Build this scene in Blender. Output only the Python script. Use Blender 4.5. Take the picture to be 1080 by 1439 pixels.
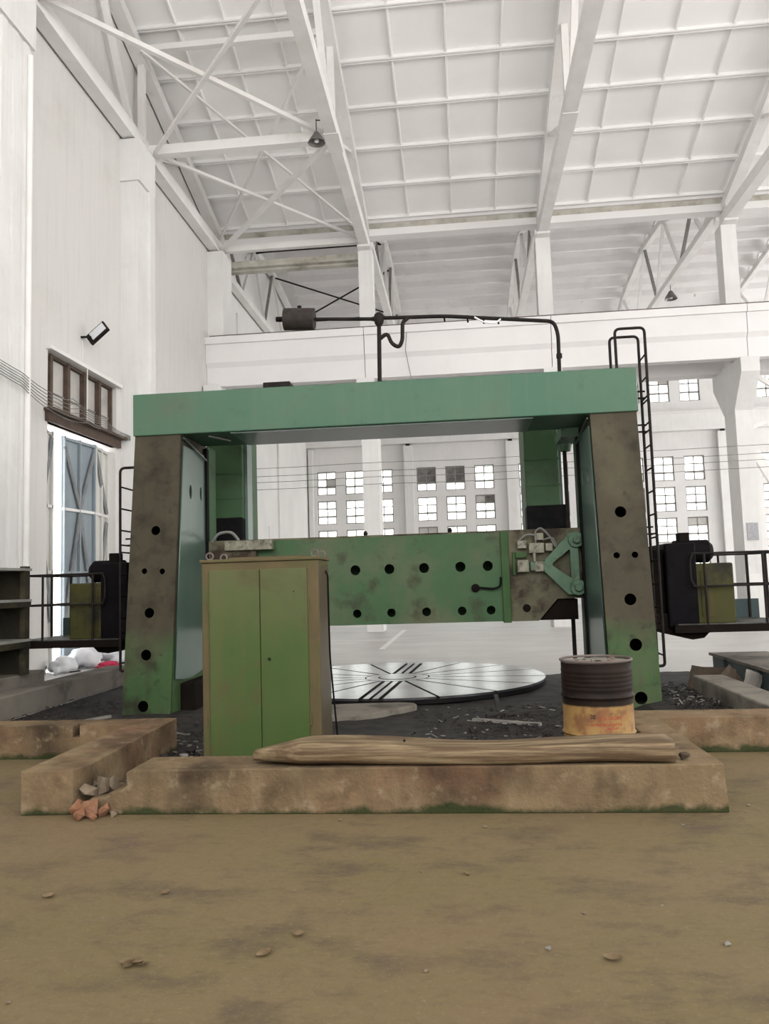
import bpy, bmesh, math, random
from mathutils import Vector, Matrix
random.seed(7)
for o in list(bpy.data.objects): bpy.data.objects.remove(o, do_unlink=True)
SC = bpy.context.scene
C = SC.collection
R = math.radians

# ------------------------------------------------------------------ camera
def make_camera():
    yaw, pitch, roll = 0.0957, 0.0894, 0.0312
    f = Vector((-math.sin(yaw)*math.cos(pitch), math.cos(yaw)*math.cos(pitch), math.sin(pitch)))
    r = Vector((math.cos(yaw), math.sin(yaw), 0)); u = r.cross(f)
    r2 = r*math.cos(roll) - u*math.sin(roll); u2 = u*math.cos(roll) + r*math.sin(roll)
    cam = bpy.data.cameras.new('camera'); o = bpy.data.objects.new('camera', cam); C.objects.link(o)
    m = Matrix((r2, u2, -f)).transposed().to_4x4(); m.translation = (0, 0, 1.57)
    o.matrix_world = m
    cam.sensor_fit = 'HORIZONTAL'; cam.sensor_width = 36.0; cam.lens = 36.0*1113/1080
    cam.clip_end = 300
    SC.camera = o
make_camera()

# ------------------------------------------------------------------ world: bright overcast daylight, the same all around
W = bpy.data.worlds.new('overcast'); SC.world = W; W.use_nodes = True
bg = W.node_tree.nodes['Background']
bg.inputs['Color'].default_value = (1.0, 0.99, 0.97, 1); bg.inputs['Strength'].default_value = 6.0
SC.view_settings.view_transform = 'Standard'; SC.view_settings.look = 'None'
SC.view_settings.gamma = 1.0; SC.view_settings.use_curve_mapping = False
SC.view_settings.exposure = 0.2
# the sky is the only light; these two guide its sampling at window openings outside the picture and emit nothing themselves
def portal(name, loc, rot, sx, sy):
    l = bpy.data.lights.new(name, 'AREA'); l.shape = 'RECTANGLE'; l.size = sx; l.size_y = sy
    l.cycles.is_portal = True
    o = bpy.data.objects.new(name, l); C.objects.link(o); o.location = loc; o.rotation_euler = rot
portal('window_front_offscreen', (9.5, -4.65, 7.7), (R(90), 0, 0), 36, 10.6)
portal('window_right_offscreen', (27.5, 21, 7.6), (R(90), 0, R(90)), 51, 14)

# ------------------------------------------------------------------ materials
MAT = {}
def nd(t, kind, **k):
    n = t.nodes.new(kind)
    for a, b in k.items():
        if a in n.inputs: n.inputs[a].default_value = b
        else: setattr(n, a, b)
    return n
def col(c): return (c[0], c[1], c[2], 1)
def noise(t, vec, scale, detail=5, rough=.6):
    n = nd(t, 'ShaderNodeTexNoise', Scale=scale, Detail=detail, Roughness=rough); t.links.new(vec, n.inputs['Vector']); return n.outputs['Fac']
def ramp(t, fac, a, b):
    n = nd(t, 'ShaderNodeMapRange'); n.inputs['From Min'].default_value = a; n.inputs['From Max'].default_value = b
    n.clamp = True; t.links.new(fac, n.inputs['Value']); return n.outputs['Result']
def math_(t, op, a, b):
    n = nd(t, 'ShaderNodeMath', operation=op)
    for i, v in enumerate((a, b)):
        if isinstance(v, (int, float)): n.inputs[i].default_value = v
        else: t.links.new(v, n.inputs[i])
    return n.outputs[0]
def mix(t, fac, a, b):
    n = nd(t, 'ShaderNodeMix', data_type='RGBA')
    if isinstance(fac, (int, float)): n.inputs[0].default_value = fac
    else: t.links.new(fac, n.inputs[0])
    for i, v in ((6, a), (7, b)):
        if isinstance(v, tuple): n.inputs[i].default_value = col(v)
        else: t.links.new(v, n.inputs[i])
    return n.outputs[2]
def stretch(t, vec, s):
    n = nd(t, 'ShaderNodeVectorMath', operation='MULTIPLY'); n.inputs[1].default_value = s
    t.links.new(vec, n.inputs[0]); return n.outputs[0]
def M(name, c1, c2=None, sc=1.5, rough=.8, bump=.15, bsc=25, dirt=(), streak=None, zband=None, metal=0, brick=None, spec=.4):
    """procedural paint / concrete / metal: two-tone noise, dirt patches, vertical streaks, a band of moss or old paint below a height"""
    m = bpy.data.materials.new(name); m.use_nodes = True; t = m.node_tree; b = t.nodes['Principled BSDF']
    pos = nd(t, 'ShaderNodeNewGeometry').outputs['Position']
    c2 = c2 or tuple(x*.85 for x in c1)
    cur = mix(t, ramp(t, noise(t, pos, sc), .35, .65), c1, c2)
    if zband:   # (colour, z0, z1, wobble): colour above z1
        c, z0, z1, wob = zband
        sp = nd(t, 'ShaderNodeSeparateXYZ'); t.links.new(pos, sp.inputs[0])
        zz = math_(t, 'ADD', sp.outputs[2], math_(t, 'MULTIPLY', math_(t, 'SUBTRACT', noise(t, pos, 2.2), .5), wob))
        cur = mix(t, ramp(t, zz, z0, z1), cur, c)
    if streak:  # (colour, amount)
        n = noise(t, stretch(t, pos, (9, 9, .5)), 1.0, 4)
        cur = mix(t, math_(t, 'MULTIPLY', ramp(t, n, .5, .75), streak[1]), cur, streak[0])
    for c, s, a, bb, amt in dirt:
        cur = mix(t, math_(t, 'MULTIPLY', ramp(t, noise(t, pos, s), a, bb), amt), cur, c)
    t.links.new(cur, b.inputs['Base Color'])
    b.inputs['Roughness'].default_value = rough; b.inputs['Metallic'].default_value = metal
    b.inputs['Specular IOR Level'].default_value = spec
    h = noise(t, pos, bsc, 6)
    if brick:
        sp = nd(t, 'ShaderNodeSeparateXYZ'); t.links.new(pos, sp.inputs[0])
        cb = nd(t, 'ShaderNodeCombineXYZ'); t.links.new(sp.outputs[brick], cb.inputs[0]); t.links.new(sp.outputs[2], cb.inputs[1])
        bk = nd(t, 'ShaderNodeTexBrick', Scale=1.0); bk.inputs['Brick Width'].default_value = .25; bk.inputs['Row Height'].default_value = .065
        bk.inputs['Mortar Size'].default_value = .008; t.links.new(cb.outputs[0], bk.inputs['Vector'])
        h = math_(t, 'ADD', math_(t, 'MULTIPLY', bk.outputs['Fac'], -1.2), h)
    bp = nd(t, 'ShaderNodeBump', Strength=bump, Distance=.03); t.links.new(h, bp.inputs['Height']); t.links.new(bp.outputs[0], b.inputs['Normal'])
    MAT[name] = m; return m

M('white_brick', (.68,.665,.65), (.68,.66,.64), sc=.6, bump=.35, brick=1, dirt=[((.42,.40,.36), .35, .56, .8, .45)], streak=((.5,.48,.45), .25))
M('white_wall', (.78,.76,.745), (.70,.69,.685), sc=.4, bump=.08, dirt=[((.52,.50,.47), .3, .58, .85, .4)], streak=((.55,.53,.5), .2))
M('white_concrete', (.76,.755,.745), (.70,.69,.68), sc=.8, bump=.12, dirt=[((.50,.48,.44), .9, .6, .85, .45)], streak=((.55,.52,.48), .25))
M('white_paint', (.80,.79,.78), (.735,.715,.695), sc=1.2, rough=.6, bump=.08, dirt=[((.40,.38,.35), 2.2, .62, .8, .4)])
M('roof_white', (.90,.89,.88), (.87,.86,.85), sc=.45, bump=.06, dirt=[((.80,.78,.77), .5, .5, .8, .5)])
M('roof_grey', (.88,.86,.855), (.82,.80,.80), sc=.5, bump=.06, dirt=[((.50,.46,.44), .6, .55, .85, .5)])
M('eave_dirty', (.55,.53,.48), (.40,.38,.32), sc=1.6, dirt=[((.16,.14,.10), 1.3, .5, .7, .7)])
M('beam_white', (.80,.78,.78), (.75,.73,.73), sc=.5, bump=.06, dirt=[((.55,.52,.48), .6, .6, .9, .4)])
M('dark_steel', (.012,.011,.011), (.021,.017,.015), sc=8, rough=.6, bump=.1, spec=.1, dirt=[((.07,.04,.025), 6, .6, .8, .5)])
M('black_steel', (.006,.006,.007), (.012,.011,.011), sc=6, rough=.65, spec=.05)
M('rail_rust', (.10,.075,.065), (.16,.13,.12), sc=3, rough=.8)
M('frame_grey', (.30,.28,.27), (.22,.20,.19), sc=6)
M('frame_brown', (.11,.075,.055), (.07,.05,.04), sc=6)
M('bluegrey_sheet', (.26,.31,.345), (.21,.255,.29), sc=1.2, rough=.55, bump=.05, streak=((.36,.38,.38), .5))
M('white_sheet', (.66,.655,.62), (.58,.57,.55), sc=1.2, rough=.6, streak=((.4,.38,.34), .4))
M('gate_brace', (.17,.18,.19), (.24,.25,.25), sc=4)
M('green_beam', (.044,.118,.075), (.064,.130,.080), sc=.7, rough=.5, bump=.04, spec=.3, dirt=[((.090,.100,.062), 1.1, .52, .78, .6), ((.03,.05,.03), 3.5, .62, .75, .4)], streak=((.10,.14,.10), .3))
M('green_column', (.036,.078,.026), (.050,.092,.034), sc=2, rough=.65, bump=.06, spec=.2, zband=((.050,.042,.026), .75, 1.1, .5),
  dirt=[((.018,.014,.009), 1.9, .50, .66, .85), ((.088,.078,.048), .9, .50, .70, .65), ((.012,.011,.009), 5.5, .60, .72, .6)], streak=((.04,.034,.024), .6))
M('green_inner', (.060,.105,.085), (.075,.120,.098), sc=2.2, rough=.28, bump=.04, spec=.6, streak=((.10,.14,.125), .4), dirt=[((.02,.02,.02), 8, .68, .74, .7)])
M('green_dark', (.040,.095,.040), (.055,.105,.050), sc=1.5, rough=.55, spec=.25, dirt=[((.03,.03,.022), 1.6, .50, .68, .7)])
M('dark_base', (.007,.0055,.0045), (.013,.009,.007), sc=3, spec=.06)
M('green_rail', (.040,.095,.040), (.060,.108,.052), sc=.9, rough=.6, bump=.05, spec=.25, dirt=[((.11,.108,.065), .9, .48, .72, .75), ((.035,.030,.016), 2.6, .58, .72, .7)], streak=((.085,.09,.05), .45))
M('rail_grimy', (.135,.125,.08), (.08,.076,.048), sc=2, rough=.65, spec=.2, dirt=[((.028,.015,.011), 2.4, .46, .60, .9)])
M('green_casting', (.070,.140,.085), (.095,.165,.105), sc=4, rough=.5, bump=.08, dirt=[((.03,.038,.025), 7, .55, .70, .7)])
M('green_bright', (.022,.065,.014), (.035,.08,.022), sc=3, rough=.5, spec=.25)
M('valve_metal', (.26,.25,.19), (.16,.15,.11), sc=9, rough=.5, metal=.2, dirt=[((.04,.035,.025), 14, .5, .65, .7)])
M('cabinet_green', (.046,.084,.019), (.060,.090,.026), sc=1.3, rough=.55, bump=.04, spec=.25, zband=((.100,.097,.042), .9, 2.1, 1.2),
  dirt=[((.085,.055,.025), 2.2, .54, .76, .75), ((.03,.045,.012), 1.1, .56, .75, .5)], streak=((.10,.092,.04), .4))
M('cabinet_frame', (.115,.082,.042), (.085,.068,.032), sc=3, rough=.65, bump=.06, spec=.2, dirt=[((.055,.085,.025), 1.6, .5, .7, .7)])
M('cabinet_side', (.085,.060,.036), (.068,.052,.030), sc=2, rough=.4, spec=.4)
M('box_olive', (.050,.048,.011), (.036,.036,.011), sc=2, rough=.6, spec=.2, dirt=[((.014,.012,.009), 2.0, .48, .64, .9)], streak=((.09,.055,.022), .6))
M('motor_black', (.0035,.003,.004), (.007,.0055,.007), sc=3, rough=.65, spec=.06)
M('deck_metal', (.10,.10,.092), (.05,.05,.045), sc=4, rough=.6, spec=.2, dirt=[((.018,.018,.016), 5, .5, .65, .8)])
M('kerb', (.165,.115,.066), (.215,.155,.090), sc=1.5, rough=.92, bump=.4, bsc=35, spec=.15, dirt=[((.175,.080,.050), .9, .50, .70, .7), ((.030,.021,.014), 1.1, .50, .68, .85), ((.30,.235,.16), 7, .58, .70, .5), ((.05,.036,.022), 4, .55, .7, .5)], streak=((.25,.20,.13), .4))
M('kerb_grey', (.20,.18,.15), (.135,.12,.10), sc=2, rough=.9, bump=.35, dirt=[((.045,.038,.03), 2, .50, .68, .8)])
M('steel_teal', (.05,.075,.072), (.035,.055,.057), sc=2, rough=.55, spec=.25, dirt=[((.2,.185,.16), 3, .62, .72, .5)])
M('brick_red', (.22,.095,.05), (.27,.15,.09), sc=9, rough=.95, bump=.4)
M('rubble_grey', (.21,.165,.115), (.14,.105,.075), sc=9, rough=.95, bump=.4)
M('wood', (.46,.33,.18), (.36,.24,.12), sc=1.5, rough=.7, bump=.2)
M('debris_dark', (.016,.014,.014), (.036,.031,.029), sc=6, rough=.7, bump=.5, spec=.25)
M('debris_light', (.24,.225,.20), (.16,.15,.135), sc=9, rough=.8)
M('leaf_dry', (.33,.25,.15), (.22,.15,.08), sc=20, rough=.8)
M('paint_line', (.78,.78,.77), (.66,.66,.65), sc=3, rough=.7)
M('sack_white', (.74,.75,.78), (.66,.68,.72), sc=3, rough=.8, bump=.3)
M('rag_red', (.50,.03,.09), (.40,.02,.06), sc=9, rough=.8)
M('rack_dark', (.026,.024,.017), (.04,.034,.023), sc=2, rough=.7, spec=.2, dirt=[((.10,.085,.045), 3, .5, .7, .5)])
M('rack_deck', (.34,.34,.32), (.26,.25,.23), sc=3, rough=.7)
M('counterweight', (.024,.019,.017), (.04,.033,.03), sc=9, rough=.65, bump=.2, spec=.15)
M('lamp_shade', (.12,.11,.11), (.20,.19,.18), sc=5, rough=.4, metal=.5)
M('notice_grey', (.42,.42,.44), (.34,.34,.36), sc=12)
M('cardboard', (.075,.052,.034), (.045,.034,.024), sc=5, rough=.9)
M('cable_grey', (.14,.14,.13), (.22,.22,.20), sc=10)

def special():
    # floor: brown trodden dirt in front, paler concrete towards the far bays
    m = bpy.data.materials.new('floor'); m.use_nodes = True; t = m.node_tree; b = t.nodes['Principled BSDF']
    pos = nd(t, 'ShaderNodeNewGeometry').outputs['Position']
    fl = stretch(t, pos, (1, 1.6, 1))
    dirt = mix(t, ramp(t, noise(t, fl, .8, 6), .35, .68), (.138,.104,.043), (.158,.112,.054))
    dirt = mix(t, math_(t, 'MULTIPLY', ramp(t, noise(t, fl, 1.7, 8, .7), .50, .66), .8), dirt, (.060,.043,.026))
    dirt = mix(t, math_(t, 'MULTIPLY', ramp(t, noise(t, pos, .5, 4), .5, .7), .5), dirt, (.170,.104,.060))
    dirt = mix(t, math_(t, 'MULTIPLY', ramp(t, noise(t, pos, 60, 3), .62, .75), .4), dirt, (.30,.26,.19))
    dirt = mix(t, math_(t, 'MULTIPLY', ramp(t, noise(t, stretch(t, pos, (1, 1.8, 1)), 11, 8, .75), .50, .68), .45), dirt, (.075,.054,.026))
    dirt = mix(t, math_(t, 'MULTIPLY', ramp(t, noise(t, pos, 34, 5, .7), .56, .70), .40), dirt, (.235,.18,.10))
    dirt = mix(t, math_(t, 'MULTIPLY', ramp(t, noise(t, pos, 110, 2), .66, .74), .6), dirt, (.045,.032,.018))
    conc = mix(t, ramp(t, noise(t, fl, .6, 6), .35, .65), (.48,.465,.455), (.40,.385,.375))
    conc = mix(t, math_(t, 'MULTIPLY', ramp(t, noise(t, stretch(t, pos, (.4, 2.5, 1)), .8, 6), .52, .7), .5), conc, (.31,.295,.285))
    sp = nd(t, 'ShaderNodeSeparateXYZ'); t.links.new(pos, sp.inputs[0])
    yy = math_(t, 'ADD', sp.outputs[1], math_(t, 'MULTIPLY', math_(t, 'SUBTRACT', noise(t, pos, .5), .5), 4))
    f = ramp(t, yy, 8.5, 11.5)
    t.links.new(mix(t, f, dirt, conc), b.inputs['Base Color'])
    rr = nd(t, 'ShaderNodeMapRange'); t.links.new(f, rr.inputs['Value']); rr.inputs['To Min'].default_value = .85; rr.inputs['To Max'].default_value = .42
    t.links.new(rr.outputs[0], b.inputs['Roughness'])
    h = math_(t, 'ADD', noise(t, pos, 14, 8, .7), math_(t, 'MULTIPLY', noise(t, pos, 2.5), 1.0))
    bp = nd(t, 'ShaderNodeBump', Strength=.5, Distance=.025); t.links.new(h, bp.inputs['Height']); t.links.new(bp.outputs[0], b.inputs['Normal'])
    MAT['floor'] = m
    # moss growing along the foot of the kerbs
    k = MAT['kerb']; t = k.node_tree; b = t.nodes['Principled BSDF']; src = b.inputs['Base Color'].links[0].from_socket
    pos = nd(t, 'ShaderNodeNewGeometry').outputs['Position']; sp = nd(t, 'ShaderNodeSeparateXYZ'); t.links.new(pos, sp.inputs[0])
    zz = math_(t, 'ADD', sp.outputs[2], math_(t, 'MULTIPLY', math_(t, 'SUBTRACT', noise(t, pos, 3.5, 7), .5), .22))
    t.links.new(mix(t, math_(t, 'MULTIPLY', ramp(t, zz, .055, .015), .85), src, (.014,.030,.008)), b.inputs['Base Color'])
    # glass
    for nm, tr_c, tl_c, a in (('glass_clear', (.84,.86,.84), (.86,.88,.86), .25), ('glass_dusty', (.62,.65,.63), (.75,.78,.75), .6)):
        m = bpy.data.materials.new(nm); m.use_nodes = True; t = m.node_tree; out = t.nodes['Material Output']
        t.nodes.remove(t.nodes['Principled BSDF'])
        pos = nd(t, 'ShaderNodeNewGeometry').outputs['Position']
        tr = nd(t, 'ShaderNodeBsdfTransparent', Color=col(tr_c)); tl = nd(t, 'ShaderNodeBsdfTranslucent'); gl = nd(t, 'ShaderNodeBsdfGlossy', Roughness=.12)
        t.links.new(mix(t, ramp(t, noise(t, pos, 2.5), .35, .65), tl_c, tuple(x*.7 for x in tl_c)), tl.inputs['Color'])
        mx = nd(t, 'ShaderNodeMixShader', Fac=a); t.links.new(tr.outputs[0], mx.inputs[1]); t.links.new(tl.outputs[0], mx.inputs[2])
        m2 = nd(t, 'ShaderNodeMixShader', Fac=.05); t.links.new(mx.outputs[0], m2.inputs[1]); t.links.new(gl.outputs[0], m2.inputs[2])
        t.links.new(m2.outputs[0], out.inputs['Surface']); MAT[nm] = m
    M('pane_board', (.10,.095,.09), (.22,.21,.20), sc=4)
    M('pane_dirty', (.44,.42,.40), (.56,.54,.51), sc=1.1, rough=.3, dirt=[((.25,.23,.2), 2, .55, .7, .5)])
    # machined faceplate
    m = M('table_steel', (.30,.305,.325), (.22,.22,.235), sc=2.2, rough=.24, metal=.9, bump=.03, dirt=[((.10,.08,.07), 1.2, .52, .70, .7)])
    # drum: brown-black above, faded yellow below the upper hoop, rows of worn red print
    m = bpy.data.materials.new('drum_paint'); m.use_nodes = True; t = m.node_tree; b = t.nodes['Principled BSDF']
    pos = nd(t, 'ShaderNodeTexCoord').outputs['Object']; sp = nd(t, 'ShaderNodeSeparateXYZ'); t.links.new(pos, sp.inputs[0])
    top = mix(t, ramp(t, noise(t, pos, 4), .4, .65), (.007,.0035,.002), (.016,.008,.005))
    low = mix(t, ramp(t, noise(t, pos, 5), .35, .65), (.30,.195,.070), (.25,.13,.045))
    low = mix(t, math_(t, 'MULTIPLY', ramp(t, noise(t, pos, 9, 6), .46, .62), .8), low, (.15,.065,.03))
    low = mix(t, math_(t, 'MULTIPLY', ramp(t, noise(t, stretch(t, pos, (6, 6, .6)), 2), .55, .7), .5), low, (.26,.11,.05))
    ang = math_(t, 'ARCTAN2', sp.outputs[0], math_(t, 'MULTIPLY', sp.outputs[1], -1))
    u = math_(t, 'MULTIPLY', ang, .29)
    def band(z, h):  # 1 inside a row of print
        return math_(t, 'LESS_THAN', math_(t, 'ABSOLUTE', math_(t, 'SUBTRACT', sp.outputs[2], z), 0), h)
    def rng(v, a, bb): return math_(t, 'MULTIPLY', math_(t, 'GREATER_THAN', v, a), math_(t, 'LESS_THAN', v, bb))
    cb = nd(t, 'ShaderNodeCombineXYZ'); t.links.new(math_(t, 'MULTIPLY', u, 95), cb.inputs[0]); t.links.new(math_(t, 'MULTIPLY', sp.outputs[2], 60), cb.inputs[1])
    strokes = math_(t, 'GREATER_THAN', noise(t, cb.outputs[0], 1.0, 3), .47)
    rows = math_(t, 'MULTIPLY', band(.425, .013), rng(u, -.06, .15))
    rows = math_(t, 'MAXIMUM', rows, math_(t, 'MULTIPLY', band(.375, .011), rng(u, -.11, .15)))
    rows = math_(t, 'MAXIMUM', rows, math_(t, 'MULTIPLY', band(.345, .009), rng(u, .02, .13)))
    low = mix(t, math_(t, 'MULTIPLY', math_(t, 'MULTIPLY', rows, strokes), .8), low, (.24,.045,.02))
    mark = math_(t, 'MULTIPLY', math_(t, 'MULTIPLY', band(.437, .018), rng(u, -.11, -.065)), strokes)
    low = mix(t, math_(t, 'MULTIPLY', mark, .9), low, (.03,.02,.015))
    t.links.new(mix(t, ramp(t, math_(t, 'ADD', sp.outputs[2], math_(t, 'MULTIPLY', noise(t, pos, 6), .02)), .515, .53), low, top), b.inputs['Base Color'])
    b.inputs['Roughness'].default_value = .6; b.inputs['Specular IOR Level'].default_value = .2; MAT['drum_paint'] = m
    # wood grain along X
    k = MAT['wood']; t = k.node_tree; b = t.nodes['Principled BSDF']
    pos = nd(t, 'ShaderNodeNewGeometry').outputs['Position']
    n1 = noise(t, stretch(t, pos, (.8, 9, 16)), 1.6, 6); n2 = noise(t, stretch(t, pos, (1.2, 30, 60)), 1.5, 3)
    c = mix(t, ramp(t, n1, .38, .58), (.25,.185,.105), (.09,.054,.027)); c = mix(t, math_(t, 'MULTIPLY', ramp(t, n2, .5, .7), .6), c, (.07,.045,.022))
    t.links.new(c, b.inputs['Base Color'])
special()

# ------------------------------------------------------------------ mesh helpers
WL = {}
def tag(o, label=None, cat=None, group=None, kind=None):
    if label: o['label'] = label
    if cat: o['category'] = cat
    if group: o['group'] = group
    if kind: o['kind'] = kind
    return o
def thing(name, loc, label, cat, group=None):
    o = bpy.data.objects.new(name, None); C.objects.link(o); o.location = loc; o.empty_display_size = .2
    WL[o.name] = Vector(loc); return tag(o, label, cat, group)
class MB:
    def __init__(s): s.bm = bmesh.new()
    def hexa(s, p):
        v = [s.bm.verts.new(q) for q in p]
        for f in ((3,2,1,0),(4,5,6,7),(0,1,5,4),(1,2,6,5),(2,3,7,6),(3,0,4,7)): s.bm.faces.new([v[i] for i in f])
        return s
    def box(s, a, b):
        x0,y0,z0 = a; x1,y1,z1 = b
        return s.hexa([(x0,y0,z0),(x1,y0,z0),(x1,y1,z0),(x0,y1,z0),(x0,y0,z1),(x1,y0,z1),(x1,y1,z1),(x0,y1,z1)])
    def bar(s, p, q, w, h, up=(0,0,1)):
        p, q = Vector(p), Vector(q); d = (q-p).normalized(); u = Vector(up)
        if abs(d.dot(u)) > .99: u = Vector((0,1,0))
        a = d.cross(u).normalized()*w/2; b = a.cross(d).normalized()*h/2
        return s.hexa([p-a-b, q-a-b, q+a-b, p+a-b, p-a+b, q-a+b, q+a+b, p+a+b])
    def prism(s, poly, axis, a, b):
        """poly: 2-D points in the plane normal to axis; axis 0: (y,z) 1: (x,z) 2: (x,y)"""
        def pt(u, v, w): return ((w,u,v),(u,w,v),(u,v,w))[axis]
        n = len(poly); A = [s.bm.verts.new(pt(u,v,a)) for u,v in poly]; B = [s.bm.verts.new(pt(u,v,b)) for u,v in poly]
        s.bm.faces.new(A); s.bm.faces.new(B[::-1])
        for i in range(n): s.bm.faces.new([A[i], B[i], B[(i+1)%n], A[(i+1)%n]])
        return s
    def tube(s, pts, r, seg=8, closed=False):
        pts = [Vector(p) for p in pts]; n = len(pts); rings = []; ref = None
        for i, p in enumerate(pts):
            a = pts[i-1] if i > 0 or closed else p; b = pts[(i+1)%n] if i < n-1 or closed else p
            d = (b-a).normalized()
            if ref is None: ref = Vector((0,0,1)) if abs(d.z) < .9 else Vector((1,0,0))
            x = d.cross(ref).normalized(); y = x.cross(d).normalized(); ref = y
            rr = r[i] if isinstance(r, (list, tuple)) else r
            rings.append([s.bm.verts.new(p + (x*math.cos(t)+y*math.sin(t))*rr) for t in (2*math.pi*k/seg for k in range(seg))])
        for i in range(n if closed else n-1):
            A, B = rings[i], rings[(i+1)%n]
            for k in range(seg): s.bm.faces.new([A[k], A[(k+1)%seg], B[(k+1)%seg], B[k]])
        if not closed: s.bm.faces.new(rings[0][::-1]); s.bm.faces.new(rings[-1])
        return s
    def lathe(s, prof, c=(0,0,0), seg=32, axis=2):
        rings = []
        for r, z in prof:
            ring = []
            for k in range(seg):
                t = 2*math.pi*k/seg; u, v = r*math.cos(t), r*math.sin(t)
                q = ((z,u,v),(v,z,u),(u,v,z))[axis]; ring.append(s.bm.verts.new((c[0]+q[0], c[1]+q[1], c[2]+q[2])))
            rings.append(ring)
        for A, B in zip(rings, rings[1:]):
            for k in range(seg): s.bm.faces.new([A[k], A[(k+1)%seg], B[(k+1)%seg], B[k]])
        s.bm.faces.new(rings[0][::-1]); s.bm.faces.new(rings[-1]); return s
    def build(s, name, mat, parent=None, smooth=False, bevel=0, loc=None):
        """vertices are given in place coordinates; the object's origin goes to its thing's base, or to loc"""
        org = Vector(loc) if loc is not None else (WL[parent.name] if parent is not None else Vector((0,0,0)))
        bmesh.ops.recalc_face_normals(s.bm, faces=s.bm.faces)
        if bevel: bmesh.ops.bevel(s.bm, geom=[e for e in s.bm.edges if e.calc_face_angle(0) > .5], offset=bevel, segments=2, profile=.5, affect='EDGES', clamp_overlap=True)
        bmesh.ops.translate(s.bm, verts=s.bm.verts, vec=-org)
        me = bpy.data.meshes.new(name); s.bm.to_mesh(me); s.bm.free()
        if smooth:
            for p in me.polygons: p.use_smooth = True
            me.set_sharp_from_angle(angle=R(40))
        return link(name, me, mat, parent, org)
def link(name, me, mat, parent=None, org=(0,0,0)):
    org = Vector(org)
    if mat and not me.materials: me.materials.append(MAT[mat])
    o = bpy.data.objects.new(name, me); C.objects.link(o)
    if parent is not None: o.parent = parent; o.location = org - WL[parent.name]
    else: o.location = org
    WL[o.name] = org; return o
def plate(outer, holes, thick, to3d, name, mat, parent):
    """flat plate with real round / oblong holes; outer: 2-D polygon, holes: (u,v,ru,rv); to3d maps (u,v,w) to place coordinates"""
    cu = bpy.data.curves.new('plate', 'CURVE'); cu.dimensions = '2D'; cu.fill_mode = 'BOTH'; cu.extrude = thick/2
    def spl(pts):
        sp = cu.splines.new('POLY'); sp.points.add(len(pts)-1)
        for p, q in zip(sp.points, pts): p.co = (q[0], q[1], 0, 1)
        sp.use_cyclic_u = True
    spl(outer)
    for u, v, ru, rv in holes: spl([(u+ru*math.cos(t), v+rv*math.sin(t)) for t in (2*math.pi*k/20 for k in range(20))])
    tmp = bpy.data.objects.new('plate', cu); C.objects.link(tmp)
    me = bpy.data.meshes.new_from_object(tmp.evaluated_get(bpy.context.evaluated_depsgraph_get()))
    bpy.data.objects.remove(tmp); bpy.data.curves.remove(cu)
    org = WL[parent.name] if parent is not None else Vector((0,0,0))
    for v in me.vertices: v.co = Vector(to3d(v.co.x, v.co.y, v.co.z)) - org
    me.name = name; me.materials.clear()
    bm = bmesh.new(); bm.from_mesh(me); bmesh.ops.remove_doubles(bm, verts=bm.verts, dist=1e-5); bmesh.ops.recalc_face_normals(bm, faces=bm.faces); bm.to_mesh(me); bm.free()
    return link(name, me, mat, parent, org)
def arc(p, q, ctrl, n=6):
    p, q, c = Vector(p), Vector(q), Vector(ctrl)
    return [p*(1-t)**2 + c*2*t*(1-t) + q*t*t for t in (i/n for i in range(n+1))]
def rounded(pts, r=.06, n=4):
    """polyline with rounded corners"""
    pts = [Vector(p) for p in pts]; out = [pts[0]]
    for a, b, c in zip(pts, pts[1:], pts[2:]):
        d1 = (a-b); d2 = (c-b); k = min(r, d1.length*.45, d2.length*.45)
        out += arc(b + d1.normalized()*k, b + d2.normalized()*k, b, n)
    return out + [pts[-1]]
def wall_holes(mb, fixed, a, b, u0, u1, v0, v1, holes):
    """a wall slab with rectangular openings; fixed = 0 for a wall in the YZ plane, 1 for XZ"""
    us = sorted({u0, u1, *[h[0] for h in holes], *[h[1] for h in holes]}); us = [u for u in us if u0 <= u <= u1]
    for ua, ub in zip(us, us[1:]):
        um = (ua+ub)/2; cuts = sorted([(max(h[2], v0), min(h[3], v1)) for h in holes if h[0] < um < h[1]]); z = v0
        segs = []
        for ca, cb in cuts:
            if ca > z: segs.append((z, ca))
            z = max(z, cb)
        if z < v1: segs.append((z, v1))
        for za, zb in segs:
            if fixed == 0: mb.box((a, ua, za), (b, ub, zb))
            else: mb.box((ua, a, za), (ub, b, zb))
    return mb
def copy_tree(o, parent=None, loc=None):
    c = o.copy(); C.objects.link(c); c.parent = parent
    if loc is not None: c.location = loc
    WL[c.name] = Vector(c.location) if parent is None else WL[parent.name] + Vector(c.location)
    for ch in list(o.children): copy_tree(ch, c)
    return c
ORD = ['first','second','third','fourth','fifth','sixth','seventh','eighth','ninth','tenth','eleventh','twelfth','thirteenth','fourteenth','fifteenth','sixteenth','seventeenth','eighteenth']
BX = [-8.2, -2.9, 3.1, 9.1, 15.1, 21.1, 27.1]        # bay lines

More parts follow.
